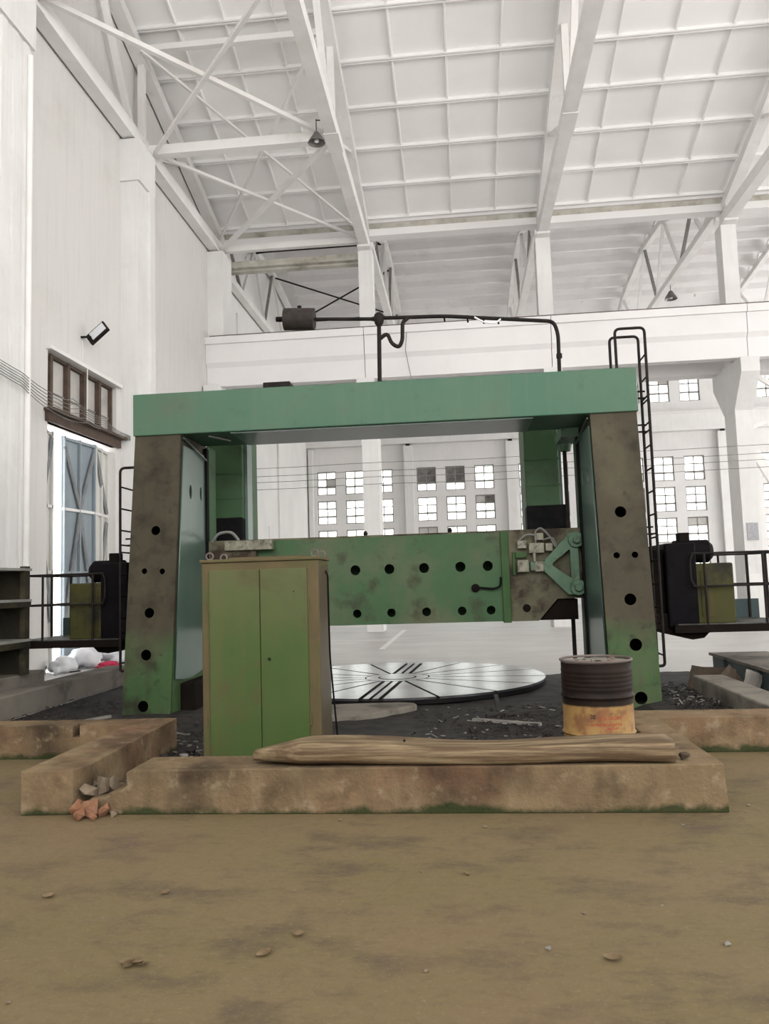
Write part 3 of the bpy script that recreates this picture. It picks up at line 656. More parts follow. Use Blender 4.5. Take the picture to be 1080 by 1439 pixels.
    tri = [(1.49,1.95), (1.49,1.57), (1.24,1.755)]
    m = MB(); W_ = lambda u, v, w: (u, w, v)
    # ring of the casting around its triangular window
    seq = [(1.60,2.17), (1.50,2.19), (1.14,1.82), (1.13,1.66), (1.44,1.335), (1.60,1.33)]
    inn = [(1.49,1.95), (1.48,1.955), (1.245,1.775), (1.245,1.735), (1.48,1.565), (1.49,1.57)]
    n = len(seq)
    f0 = [m.bm.verts.new((u, yb-.09, v)) for u, v in seq]; f1 = [m.bm.verts.new((u, yb-.09, v)) for u, v in inn]
    b0 = [m.bm.verts.new((u, yb+.01, v)) for u, v in seq]; b1 = [m.bm.verts.new((u, yb+.01, v)) for u, v in inn]
    for i in range(n):
        j = (i+1) % n
        m.bm.faces.new([f0[i], f0[j], f1[j], f1[i]]); m.bm.faces.new([b0[j], b0[i], b1[i], b1[j]])
        m.bm.faces.new([f0[j], f0[i], b0[i], b0[j]]); m.bm.faces.new([f1[i], f1[j], b1[j], b1[i]])
    m.box((.94, yb-.08, 1.68), (1.16, yb, 1.80))
    br = m.build('clamp_bracket', 'green_casting', cr)
    for z in (2.085, 1.425):
        MB().lathe([(.115, .02), (.115, -.10), (.10, -.12)], (1.575, yb, z), 18, axis=1).build('boss', 'green_casting', br, True)
        MB().lathe([(.058, -.10), (.058, -.165), (.05, -.175)], (1.575, yb, z), 6, axis=1).build('bolt', 'green_casting', br)
    for x0, x1, z0, z1, d, mt in ((.76,.92,1.66,1.83,.12,'valve_metal'), (.77,.90,1.99,2.10,.10,'valve_metal'), (.93,1.14,1.92,2.06,.09,'valve_metal'), (.98,1.02,1.80,1.95,.12,'valve_metal'),
                                  (1.16,1.26,1.94,2.05,.10,'valve_metal'), (.74,.90,1.86,1.94,.07,'green_bright'), (.70,.74,1.62,1.95,.05,'green_bright'), (1.0,1.12,1.66,1.80,.11,'valve_metal'), (1.02,1.14,2.10,2.2,.08,'valve_metal')):
        MB().box((x0, yr-d, z0), (x1, yr+.01, z1)).build('valve_block', mt, cr, bevel=.008)
    for pts in ([(1.03, yr-.08, 2.05), (1.02, yr-.1, 2.22), (1.10, yr-.1, 2.28), (1.22, yr-.08, 2.16), (1.30, yr-.05, 2.0)], [(.8, yr-.06, 2.1), (.9, yr-.08, 2.19), (1.05, yr-.08, 2.17)], [(1.13, yr-.06, 2.1), (1.26, yr-.1, 2.14), (1.33, yr-.03, 1.98)]):
        MB().tube(rounded(pts, .06), .013, 6).build('hose', 'cable_grey', cr, True)
    MB().lathe([(.055, .01), (.055, -.012)], (.87, yr, 1.16), 16, axis=1).build('drain_plug', 'dark_base', cr, True)
    # ---- tool heads standing above the rail on its far side
    for x0, x1 in ((-3.93, -3.36), (.99, 1.50)):
        h = MB().box((x0, 12.0, 1.5), (x1, 12.9, 3.95)).build('tool_head', 'green_dark', T, bevel=.02)
        for z in (2.95, 3.35): MB().box((x0-.006, 11.985, z), (x1+.006, 12.01, z+.025)).build('seam', 'green_dark', h)
        MB().box((x0-.004, 11.975, 2.2), (x1+(.004 if x0 < 0 else .09), 12.3, 2.66)).build('gear_cover', 'black_steel', h, bevel=.03)
        MB().box((x1, 12.1, 1.5), (x1+.05, 12.38, 3.9)).build('slide_face', 'green_inner', h)
    # ---- swinging pipe with counterweight on the top beam
    y = 10.8
    jb = MB().tube([(-1.05, y, 4.2), (-1.03, y, 5.27)], .03, 10).build('jib_mast', 'dark_steel', T, True)
    MB().lathe([(.03, 5.16), (.06, 5.2), (.075, 5.27), (.065, 5.33), (.03, 5.36)], (-1.03, y, 0), 14).build('hub', 'dark_steel', jb, True)
    MB().tube([(-1.03, y, 5.27), (-1.14, y, 5.275), (-2.3, y, 5.345)], [.05, .026, .022], 10).build('arm', 'dark_steel', jb, True)
    MB().tube([(-2.40, y, 5.35), (-2.38, y, 5.35), (-2.38, y, 5.35), (-1.95, y, 5.325), (-1.95, y, 5.325)], [.03, .05, .155, .155, .05], 24).build('counterweight', 'counterweight', jb, True)
    MB().tube([(-2.5, y, 5.357), (-2.36, y, 5.35)], [.035, .04], 10).build('end_nut', 'black_steel', jb, True)
    MB().tube([(-2.16, y, 5.49), (-2.16, y, 5.53)], .03, 8).build('set_screw', 'black_steel', jb, True)
    MB().tube(rounded([(-1.03, y, 5.28), (-.1, y, 5.25), (.5, y, 5.18), (1.38, y, 5.08), (1.43, y, 4.9), (1.42, y, 4.2)], .16, 5), .026, 10).build('pipe', 'dark_steel', jb, True)
    MB().tube(rounded([(-1.03, y, 4.98), (-.92, y, 5.06), (-.86, y, 4.9), (-.76, y, 4.84), (-.71, y, 4.94), (-.70, y, 5.2), (-.62, y, 5.26)], .07, 4), .028, 10).build('hose', 'dark_steel', jb, True)
    for x, z in ((-.12, 5.22), (.2, 5.19), (.42, 5.16), (.62, 5.14)): MB().tube([(x, y, z+.05), (x+.01, y, z-.05)], .014, 6).build('clip', 'black_steel', jb, True)
    MB().tube(rounded([(.3, y-.03, 5.2), (.42, y-.03, 5.12), (.58, y-.03, 5.09), (.66, y-.03, 5.15)], .05), .012, 6).build('rag_end', 'sack_white', jb, True)
    MB().tube([(1.43, y, 4.56), (1.43, y, 4.62)], .04, 10).build('coupling', 'dark_steel', jb, True)
    # ---- ladders on the outer sides
    def ladder(xr, top, xin, bottom, rungs, ztop, lab):
        L = None
        y2 = 11.25 if xr < 0 else 10.80
        for k, yy in enumerate((10.42, y2)):
            pts = rounded([(xin, yy, ztop), (xin, yy, top), (xr, yy, top), (xr, yy, bottom), (xr+(.06 if xr < 0 else -.10), yy, bottom)], .07)
            o = MB().tube(pts, .019, 8).build('ladder' if L is None else 'rail', 'dark_steel', T if L is None else L, True)
            if L is None: L = o
        z = rungs
        while z < top-.2:
            MB().tube([(xr, 10.42, z), (xr, y2, z)], .012, 6).build('rung', 'dark_steel', L, True); z += .30
        xc = XL0 if xr < 0 else XR1
        for z in ((1.0, 2.2) if xr < 0 else (.95, 2.1, 3.45, 3.9)):
            for d in (0, .09): MB().tube([(xr, 10.6, z+d), (xc, 10.6, z+d)], .013, 6).build('bracket', 'dark_steel', L, True)
            MB().tube([(xr, 10.42, z), (xr, y2, z)], .012, 6).build('rung', 'dark_steel', L, True)
    ladder(2.49, 4.80, 2.11, .42, .55, 4.2, '')
    ladder(-4.64, 3.26, -4.34, .5, .60, 3.2, '')
    # ---- operator platforms with feed boxes
    for sg, xc in ((-1, XL0), (1, XR1)):
        X = lambda d: xc + sg*d
        def bx(m, d0, d1, y0, y1, z0, z1): a, b = sorted((X(d0), X(d1))); return m.box((a, y0, z0), (b, y1, z1))
        # deck with rounded outer end
        y0, y1 = 10.75, 12.1
        pl = [(X(.45), y0), (X(1.8), y0), (X(1.97), y0+.12), (X(2.03), y0+.4), (X(2.03), y1-.3), (X(1.9), y1), (X(.45), y1)]
        P = MB().prism(pl, 2, .80, .90).build('operator_platform', 'dark_base', T)
        MB().prism([(X(.5), y0+.03), (X(1.78), y0+.03), (X(1.94), y0+.14), (X(1.99), y0+.4), (X(1.99), y1-.3), (X(1.88), y1-.03), (X(.5), y1-.03)], 2, .9, .912).build('deck', 'deck_metal', P)
        m = MB().prism([(X(0), 1.05), (X(.42), 1.05), (X(.95), .82), (X(.85), .72), (X(.7), .70), (X(.3), .80), (X(0), .92)], 1, y0+.15, y1-.2); m.build('arm', 'dark_base', P)
        m = MB(); bx(m, .40, .80, y0+.1, y1-.25, .85, 1.98); m.build('gear_housing', 'motor_black', P, bevel=.03)
        m = MB(); bx(m, .10, .42, y0+.25, y1-.3, .95, 1.90); m.build('feed_slide', 'dark_base', P, bevel=.02)
        m = MB(); bx(m, .76, 1.27, y0+.12, y0+.75, .90, 1.70); fb = m.build('feed_box', 'box_olive', P, bevel=.025)
        m = MB(); bx(m, .84, 1.0, y0+.105, y0+.125, 1.0, 1.6); m.build('panel', 'box_olive', fb)
        MB().lathe([(.02, 0), (.025, .03)], (X(1.275), y0+.3, 1.45), 8, axis=0).build('knob', 'black_steel', fb, True)
        a, b = X(.62), X(1.12)
        MB().tube([(a, y0+.5, 1.87), (b-.06*sg, y0+.5, 1.87), (b, y0+.5, 1.87)], [.16, .16, .10], 18).build('motor', 'motor_black', P, True)
        m = MB(); bx(m, .68, .82, y0+.42, y0+.6, 2.0, 2.13); m.build('terminal_box', 'dark_base', P, bevel=.012)
        m = MB(); bx(m, .9, 1.98, y1-.04, y1, .9, 1.18); m.build('skirt', 'steel_teal', P)
        # railing: loop on the near side, returning along the far side
        for z in (1.83, 1.40):
            MB().tube(rounded([(X(.72), y0+.04, 1.83 if z > 1.5 else 1.40), (X(1.88), y0+.04, z+.0), (X(2.0), y0+.4, z), (X(2.0), y1-.25, z), (X(1.85), y1-.04, z), (X(.9), y1-.04, z)], .12), .014, 8).build('rail', 'dark_steel', P, True)
        MB().tube(rounded([(X(.74), y0+.04, 1.83), (X(.70), y0+.04, 1.75), (X(.70), y0+.04, 1.48), (X(.74), y0+.04, 1.40)], .05), .014, 8).build('rail', 'dark_steel', P, True)
        for d, yy in ((.88, y0+.04), (1.62, y0+.04), (1.88, y0+.04), (2.0, y1-.35), (1.45, y1-.04), (1.85, y1-.04)):
            MB().tube([(X(d), yy, .88), (X(d), yy, 1.83)], .017 if d < 1.8 else .022, 8).build('post', 'dark_steel', P, True)
    return T

def build_table():
    cx, cy, zt, Rr = -1.07, 12.38, .115, 2.25
    T = thing('rotary_table', (cx, cy, 0), 'wide polished steel faceplate with radial slots lying under the cross rail', 'turntable')
    # top made of sectors so that the slots are real grooves: dark recessed disc under raised sector plates
    MB().lathe([(Rr-.30, .0), (Rr-.02, .02), (Rr, .03), (Rr, zt-.03), (Rr-.02, zt-.025)], (cx, cy, 0), 96).build('body', 'black_steel', T, True)
    N = 16; g = .022
    R0 = .50
    def sector(a0, a1, k=8):
        pts = []
        def off(a, s, r):  # point on ray a shifted sideways by s
            h = math.sqrt(max(r*r - s*s, 0)); return (h*math.cos(a) - s*math.sin(a), h*math.sin(a) + s*math.cos(a))
        o0 = off(a0, g, Rr); o1 = off(a1, -g, Rr); b0 = math.atan2(o0[1], o0[0]); b1 = math.atan2(o1[1], o1[0])
        while b1 < b0: b1 += 2*math.pi
        pts = [(Rr*math.cos(b0+(b1-b0)*i/k), Rr*math.sin(b0+(b1-b0)*i/k)) for i in range(k+1)]
        i0 = off(a0, g, R0); i1 = off(a1, -g, R0); c0 = math.atan2(i0[1], i0[0]); c1 = math.atan2(i1[1], i1[0])
        while c1 < c0: c1 += 2*math.pi
        pts += [(R0*math.cos(c1-(c1-c0)*i/4), R0*math.sin(c1-(c1-c0)*i/4)) for i in range(5)]
        return [(cx+x, cy+y) for x, y in pts]
    # wide triple-slot way runs towards and away from the viewer; the other slots are radial
    wq = R(86)
    half = .13
    angs = [wq - math.asin(half/Rr)*0]
    rays = [wq + R(d) for d in (-158, -136, -113, -90, -67, -44, -22, 22, 44, 67, 90, 113, 136, 158)]
    rays = sorted(a % (2*math.pi) for a in rays)
    for a0, a1 in zip(rays, rays[1:] + [rays[0] + 2*math.pi]):
        if a1 - a0 > R(40):      # sector holding the triple way: two flanks and two bars
            am = (a0+a1)/2
            for sgn, aa in ((-1, a0), (1, a1)):
                pl = []
                d = (math.cos(am), math.sin(am)); nrm = (-d[1], d[0])
                # flank between slot edge and ray
                def onr(a, s, r): h = math.sqrt(r*r-s*s); return (h*math.cos(a)-s*math.sin(a), h*math.sin(a)+s*math.cos(a))
                s_in = sgn*(half+.03)
                p1 = onr(am, s_in, Rr); q1 = onr(am, s_in, R0); p2 = onr(aa, -sgn*g, Rr); q2 = onr(aa, -sgn*g, R0)
                t1 = math.atan2(p1[1], p1[0]); t2 = math.atan2(p2[1], p2[0]); dt = (t2-t1+math.pi) % (2*math.pi) - math.pi
                u1 = math.atan2(q1[1], q1[0]); u2 = math.atan2(q2[1], q2[0]); du = (u2-u1+math.pi) % (2*math.pi) - math.pi
                pl = [(cx+Rr*math.cos(t1+dt*i/5), cy+Rr*math.sin(t1+dt*i/5)) for i in range(6)] + [(cx+R0*math.cos(u2-du*i/3), cy+R0*math.sin(u2-du*i/3)) for i in range(4)]
                MB().prism(pl, 2, zt-.03, zt).build('sector', 'table_steel', T)
            for s0, s1 in ((-half+.03, -.022), (.022, half-.03)):
                pl = [(h*d[0]+s*nrm[0]+cx, h*d[1]+s*nrm[1]+cy) for s, h in ((s0, R0), (s1, R0), (s1, Rr-.01), (s0, Rr-.01))]
                MB().prism(pl, 2, zt-.03, zt).build('way_bar', 'table_steel', T)
        else: MB().prism(sector(a0, a1), 2, zt-.03, zt).build('sector', 'table_steel', T)
    MB().lathe([(R0-.02, zt-.03), (R0-.02, zt), (.30, zt), (.30, zt-.02), (.27, zt-.02), (.27, zt+.004), (.05, zt+.004)], (cx, cy, 0), 48).build('centre_disc', 'table_steel', T)

# ================================================================== PIT, KERBS AND SMALL THINGS
def build_pit():
    y0, y1 = 5.54, 5.98
    # right kerb: front wall with broken end, jog, and run to the right
    T = thing('concrete_kerb', (1.5, 5.54, 0), 'long stained concrete kerb carrying the split log', 'kerb')
    prof = [(1.68, 0), (1.66, .315), (-2.40, .305), (-2.43, .285), (-2.42, .20), (-2.47, .165), (-2.55, .15), (-2.58, .12), (-2.68, .115), (-2.72, .08), (-2.78, .07), (-2.80, 0)]
    MB().prism(prof, 1, y0, y1).build('front_wall', 'kerb', T, bevel=.008)
    MB().box((1.37, 5.9, 0), (1.66, 7.72, .312)).build('return_wall', 'kerb', T, bevel=.008)
    MB().box((1.2, 7.36, 0), (9, 7.74, .31)).build('side_wall', 'kerb', T, bevel=.008)
    MB().prism([(1.1, 5.9), (1.45, 5.9), (1.45, 6.3)], 2, .0, .308).build('fillet', 'kerb', T)
    T = thing('concrete_kerb', (-3.0, 5.54, 0), 'stained concrete kerb elbow with crumbled brick corner', 'kerb')
    MB().prism([(-3.2, 5.52), (-2.82, 5.54), (-2.78, 5.75), (-2.86, 7.72), (-3.22, 7.72)], 2, 0, .31).build('return_wall', 'kerb', T, bevel=.008)
    m = MB().box((-8.1, 7.36, 0), (-3.75, 7.72, .305)).box((-3.68, 7.36, 0), (-3.1, 7.72, .305)).box((-3.75, 7.36, 0), (-3.68, 7.72, .2)).box((-3.75, 7.5, .2), (-3.68, 7.72, .305))
    m.build('side_wall', 'kerb', T)
    # side kerbs of the pit
    T = tag(MB().box((-6.15, 7.7, 0), (-5.74, 13.3, .30)).build('concrete_kerb', 'kerb_grey', bevel=.015, loc=(-5.9, 10, 0)), 'grey concrete kerb along the pit beside the shelf rack', 'kerb')
    T = tag(MB().box((2.84, 7.72, 0), (3.22, 10.5, .29)).build('concrete_kerb', 'kerb_grey', bevel=.02, loc=(3, 9, 0)), 'short grey concrete kerb beside the scrap heap', 'kerb')
    B = thing('steel_girder', (3.9, 10.5, 0), 'teal painted steel girder lying beyond the short kerb', 'girder')
    MB().box((3.70, 8.2, .0), (4.1, 12.55, .33)).build('web', 'steel_teal', B, bevel=.02)
    MB().box((3.66, 8.2, .33), (4.5, 12.58, .37)).build('flange', 'kerb_grey', B)
    for y in (9.3, 10.6, 11.9): MB().box((3.66, y, .02), (3.70, y+.05, .33)).build('stiffener', 'steel_teal', B)
    for i, (p, r, sz, lab) in enumerate((((3.15, 10.9, .0), (R(62), R(8), R(-25)), (.55, .36, .012), 'bent dark sheet leaning on the short kerb end'),
                                        ((3.45, 10.8, .05), (R(55), R(-30), R(40)), (.4, .26, .012), 'torn brown board propped against the teal girder'),
                                        ((3.5, 10.45, .02), (R(75), R(20), R(10)), (.22, .3, .01), 'small pale torn sheet standing by the teal girder'))):
        m = MB().box((-sz[0]/2, 0, 0), (sz[0]/2, sz[1], sz[2])); bm = m.bm
        bmesh.ops.subdivide_edges(bm, edges=bm.edges[:], cuts=3, use_grid_fill=True)
        for v in bm.verts: v.co.z += .06*math.sin(v.co.x*6+i) * (v.co.y/sz[1]); v.co.x += random.uniform(-.015, .015); v.co.y += random.uniform(-.01, .01)*(v.co.y > .05)
        o = m.build('scrap_sheet', ('cardboard','cardboard','debris_light')[i]); o.location = p; o.rotation_euler = r; tag(o, lab, 'scrap')
    # oily dirt covering the pit floor: low uneven ground
    bm = bmesh.new(); nx, ny = 90, 74; X0, X1, Y0, Y1 = -5.74, 3.62, 5.95, 13.35
    random.seed(3); V = {}
    from mathutils import noise as ns
    for i in range(nx+1):
        for j in range(ny+1):
            x, y = X0+(X1-X0)*i/nx, Y0+(Y1-Y0)*j/ny; e = min(i, nx-i, j, ny-j)
            z = .004 + .022*(ns.noise(Vector((x*1.4, y*1.4, 0)))+.6) + .012*ns.noise(Vector((x*5, y*5, 3)))
            if x > 2.0 and 7.7 < y < 11.2: z += .10*max(0, ns.noise(Vector((x*1.2, y*1.2, 9)))+.45)
            V[i, j] = bm.verts.new((x, y, max(z, .003) if e else -.01))
    for i in range(nx):
        for j in range(ny):
            xm, ym = X0+(X1-X0)*(i+.5)/nx, Y0+(Y1-Y0)*(j+.5)/ny
            if ym < 7.5 and not -2.88 < xm < 1.42: continue
            if xm > 2.9 and ym < 10.4 and xm > 3.15: continue
            bm.faces.new([V[i,j], V[i+1,j], V[i+1,j+1], V[i,j+1]])
    me = bpy.data.meshes.new('pit_dirt'); bm.to_mesh(me); bm.free()
    o = link('pit_dirt', me, 'debris_dark'); tag(o, 'dark oily dirt covering the floor of the pit', 'dirt', kind='stuff')
    # fine scrap in the dirt
    for nm, mt, cnt, lab, regs in (('scrap_litter', 'debris_dark', 900, 'dark chips and shavings littering the pit', ((-3.4,-2.3,6.0,9.4), (-.6,1.0,6.2,9.6), (0,1.2,7.5,9.9), (2.3,2.85,7.8,11.3), (2.3,2.85,7.8,9.6), (-5.6,-4.5,7.8,11))),
                                   ('pale_litter', 'debris_light', 130, 'pale flakes littering the pit', ((-3.2,-2.3,6.0,8.4), (-.5,1.0,6.4,9.8), (2.3,2.85,7.8,11)))):
        m = MB()
        for k in range(cnt*2):
            a = random.choice(regs); x, y = random.uniform(a[0], a[1]), random.uniform(a[2], a[3]); s = random.uniform(.008, .045)
            zz = .03 + (.06 if x > 2 else 0)
            c = Vector((x, y, zz + random.uniform(0, .03))); d = Vector((random.uniform(-1,1), random.uniform(-1,1), random.uniform(-.25,.25))).normalized()*s
            m.bar(c-d, c+d, random.uniform(.006,.022), random.uniform(.004,.012))
        tag(m.build(nm, mt), lab, 'litter', kind='stuff')
    # flat rounded cover slab in front of the faceplate
    pts = [(-2.4, 9.05), (-1.6, 9.0), (-1.1, 9.22), (-.75, 9.6), (-.62, 9.82), (-.66, 9.95), (-.85, 10.02), (-1.4, 9.98), (-2.4, 9.82)]
    tag(MB().prism(pts, 2, .0, .085).build('cover_slab', 'kerb_grey', bevel=.012, loc=(-1.5, 9.5, 0)), 'flat grey cover slab with rounded end in front of the faceplate', 'slab')
    # timbers and strips lying by the drum
    for p, q, w, h, mt, lab in (((.05, 8.9, .05), (.75, 8.55, .05), .05, .03, 'debris_light', 'pale thin strip lying in the pit behind the log'),
                                ((.35, 9.55, .03), (.33, 9.6, .22), .05, .02, 'debris_dark', 'dark upright splinter standing in the pit'),
                                ((.2, 9.2, .05), (.9, 9.35, .06), .06, .03, 'debris_dark', 'dark stick lying flat near the upright splinter'),
                                ((-.2, 7.6, .04), (.7, 7.9, .05), .04, .03, 'debris_dark', 'dark stick lying behind the middle of the log'),
                                ((-4.9, 8.6, .04), (-4.36, 9.5, .05), .05, .03, 'debris_light', 'pale strip leading to the foot of the column')):
        tag(MB().bar(p, q, w, h).build('scrap_stick', mt, loc=p), lab, 'stick')

def rock(name, mat, c, s, lab, group=None, cat='rubble', flat=1.0, rot=None):
    bm = bmesh.new(); pts = []
    for k in range(14):
        d = Vector((random.gauss(0,1), random.gauss(0,1), random.gauss(0,1))).normalized()
        pts.append(bm.verts.new((d.x*s*random.uniform(.7,1.1), d.y*s*random.uniform(.7,1.1), d.z*s*flat*random.uniform(.7,1.1))))
    bmesh.ops.convex_hull(bm, input=pts)
    for v in [v for v in bm.verts if not v.link_faces]: bm.verts.remove(v)
    lo = min(v.co.z for v in bm.verts)
    for v in bm.verts: v.co.z -= lo
    me = bpy.data.meshes.new(name); bm.to_mesh(me); bm.free()
    o = link(name, me, mat, None, c); o.rotation_euler.z = random.uniform(0, 6); return tag(o, lab, cat, group)

def build_small():
    random.seed(21)
    # crumbled brick at the broken kerb corner
    for i, (x, y, z, s, mt) in enumerate(((-2.76,5.50,0,.075,'brick_red'), (-2.66,5.47,0,.085,'brick_red'), (-2.58,5.50,0,.06,'brick_red'), (-2.70,5.40,0,.05,'brick_red'), (-2.60,5.40,0,.035,'brick_red'))):
        rock('brick_fragment', mt, (x, y, z), s, 'orange brick fragment fallen at the crumbled kerb corner', 'brick fragments at the kerb corner')
    for i, (x, y, z, s) in enumerate(((-2.74,5.62,.10,.07), (-2.66,5.64,.11,.08), (-2.60,5.72,.12,.06), (-2.76,5.80,.06,.07), (-2.5,5.48,0,.03))):
        rock('concrete_lump', 'rubble_grey', (x, y, z), s, 'grey concrete lump in the gap of the broken kerb', 'concrete lumps in the kerb gap')
    for x, y, s in ((-2.62,6.3,.09), (-2.5,6.5,.07), (-2.7,6.7,.10), (-2.45,6.8,.06), (-2.75,7.1,.08), (-2.6,7.4,.07)):
        rock('pit_lump', 'debris_dark', (x, y, .02), s, 'dark lump of rubble left of the cabinet', 'dark lumps beside the cabinet', flat=.6)
    for x, y, s in ((-2.52,6.95,.06), (-2.48,6.2,.05), (-2.6,6.05,.04)):
        rock('paper_scrap', 'debris_light', (x, y, .08), s, 'crumpled pale paper beside the cabinet foot', 'paper scraps beside the cabinet', cat='paper', flat=.5)
    # fallen leaves and stone chips on the floor
    def leaf(x, y, s, rz, lab, g=None):
        s *= .85
        bm = bmesh.new(); n = 7; L = []; Rr = []; Mi = []
        for i in range(n):
            t = i/(n-1); w = s*.32*math.sin(math.pi*min(1, t*.95+.03)); zz = .010 + s*.25*(t-.4)**2*2.4
            Mi.append(bm.verts.new((s*(t-.5), 0, zz))); L.append(bm.verts.new((s*(t-.5), w, zz+w*.55+.003))); Rr.append(bm.verts.new((s*(t-.5), -w, zz+w*.35)))
        for i in range(n-1):
            bm.faces.new([Mi[i], Mi[i+1], L[i+1], L[i]]); bm.faces.new([Mi[i+1], Mi[i], Rr[i], Rr[i+1]])
        bmesh.ops.solidify(bm, geom=bm.faces[:], thickness=.003)
        me = bpy.data.meshes.new('dry_leaf'); bm.to_mesh(me); bm.free()
        o = link('dry_leaf', me, 'leaf_dry', None, (x, y, -.006)); o.rotation_euler.z = rz; tag(o, lab, 'leaf', g)
    g = 'dry leaves on the dirt floor'
    for x, y, s, rz in ((-.91,3.47,.085,.6), (-.80,3.66,.075,-.3), (.55,3.47,.10,-.5), (-2.20,4.07,.08,.1), (-1.60,4.13,.06,1), (-.04,4.41,.05,2)):
        leaf(x, y, s, rz, 'small dry brown leaf curled on the dirt floor', g)
    for k in range(5): leaf(-1.45+.018*k-.03, 3.36+random.uniform(-.02,.02), .075, k*1.3, 'dark curled leaf in a small clump on the dirt floor', 'clump of dark leaves')
    for x, y in ((.50,3.92),(1.05,3.62),(.88,4.02),(-.93,4.17),(-.21,3.35),(-1.81,3.05),(-1.79,3.82),(-.29,4.45),(.30,3.56),(-.88,5.38),(.08,5.23),(.72,5.43),(1.31,5.27),(1.67,5.18),(1.85,5.7),(1.9,5.1),(1.78,5.55)):
        rock('stone_chip', 'rubble_grey' if random.random() < .5 else 'debris_light', (x, y, 0), random.uniform(.010,.02), 'tiny pale stone chip lying on the dirt floor', 'stone chips on the dirt floor', cat='stone chip', flat=.5)
    # split log on the kerb
    bm = bmesh.new(); rings = []; n = 46
    from mathutils import noise as ns
    for i in range(n+1):
        t = i/n; x = -1.54 + 2.90*t
        w = .15*min(1, .45+t*4) ; hgt = .128 + .014*math.sin(t*7)
        tap = min(1, .35 + t*5.5); end = 1
        hgt *= tap**.7*end; w *= tap**.5
        zb = .318 + .012*math.sin(t*9) + .03*(1-tap); yc = 5.72 + .01*math.sin(t*5)
        ring = []
        for k in range(14):
            a = 2*math.pi*(k+.5)/14; cy, sz = math.cos(a), math.sin(a); cy, sz = math.copysign(abs(cy)**.55, cy), math.copysign(abs(sz)**.55, sz)
            rr = 1 + .10*ns.noise(Vector((x*2.2, cy*1.5, sz*1.5))) + .03*ns.noise(Vector((x*9, cy*5, sz*5)))
            yy = yc + w*cy*rr*1.15; zz = zb + hgt*.5 + hgt*.5*max(-1, min(1, sz*1.25))*(rr if sz > 0 else 1)
            ring.append(bm.verts.new((x + (.02*ns.noise(Vector((cy*3, sz*3, 0))) if i in (0, n) else 0), yy, max(zz, .316))))
        rings.append(ring)
    for A, B in zip(rings, rings[1:]):
        for k in range(14): bm.faces.new([A[k], A[(k+1)%14], B[(k+1)%14], B[k]])
    bm.faces.new(rings[0]); bm.faces.new(rings[-1][::-1]); bmesh.ops.recalc_face_normals(bm, faces=bm.faces)
    T = thing('split_log', (0, 5.72, .31), 'long pale split log lying along the concrete kerb', 'log')
    me = bpy.data.meshes.new('log_body'); bmesh.ops.translate(bm, verts=bm.verts, vec=-WL[T.name]); bm.to_mesh(me); bm.free()
    for p in me.polygons: p.use_smooth = True
    link('log_body', me, 'wood', T, WL[T.name])
    for x, z in ((-1.03, .46), (-.45, .475)): MB().lathe([(.008, 0), (.008, .02)], (x, 5.60, z), 8, axis=1).build('knot', 'dark_base', T)  # small dark knots in the wood, solid pieces
    rock('bark_scrap', 'cardboard', (1.44, 5.66, .315), .05, 'dark lump of bark at the end of the split log', cat='bark', flat=.7)
    # oil drum
    cx, cy = 1.07, 6.82; r = .285
    T = thing('oil_drum', (cx, cy, .02), 'rusty oil drum, brown above and yellow below, behind the log', 'drum')
    pr = [(r-.02, .0), (r+.004, .005), (r+.004, .03), (r, .04)]
    for zz in (.06, .12, .18, .24): pr += [(r, zz), (r-.004, zz+.03)]
    pr += [(r, .27), (r+.012, .285), (r, .30), (r, .55), (r, .56), (r+.014, .58), (r, .60)]
    for zz in (.63, .665, .70, .735, .77): pr += [(r, zz), (r+.004, zz+.012), (r, zz+.024)]
    pr += [(r, .83), (r, .845), (r-.01, .85)]
    MB().lathe(pr, (cx, cy, .02), 48).build('body', 'drum_paint', T, True)
    MB().lathe([(r-.012, .835), (r-.012, .85), (r-.05, .855), (.05, .85)], (cx, cy, .02), 40).build('lid', 'kerb_grey', T, True)
    MB().tube([(cx+(r+.002)*math.cos(a), cy+(r+.002)*math.sin(a), .885) for a in (2*math.pi*k/40 for k in range(40))], .011, 8, closed=True).build('rim', 'rail_rust', T, True)
    MB().lathe([(.03, .0), (.03, .02), (.02, .025)], (cx+.14, cy+.06, .87), 10).build('bung', 'rail_rust', T, True)
    for k in range(7): rock('lid_grit', 'rubble_grey' if k % 2 else 'debris_light', (cx+random.uniform(-.17,.17), cy+random.uniform(-.15,.15), .872), random.uniform(.015,.035), 'small lump of grit on the drum lid', 'grit on the drum lid', cat='grit', flat=.4)
    # electrical cabinet
    x0, x1, y0, y1, zt = -2.355, -1.285, 7.0, 7.55, 1.80
    T = thing('electrical_cabinet', ((x0+x1)/2, 7.25, 0), 'tall olive green two door electrical cabinet standing in the pit', 'cabinet')
    MB().box((x0, y0, .0), (x1, y1, zt)).build('body', 'cabinet_frame', T, bevel=.012)
    MB().box((x1-.004, y0+.012, .05), (x1+.004, y1-.012, zt-.05)).build('side_panel', 'cabinet_side', T)
    MB().box((x0-.015, y0-.015, zt), (x1+.015, y1+.015, zt+.028)).build('top_plate', 'cabinet_frame', T, bevel=.006)
    xm = -1.815
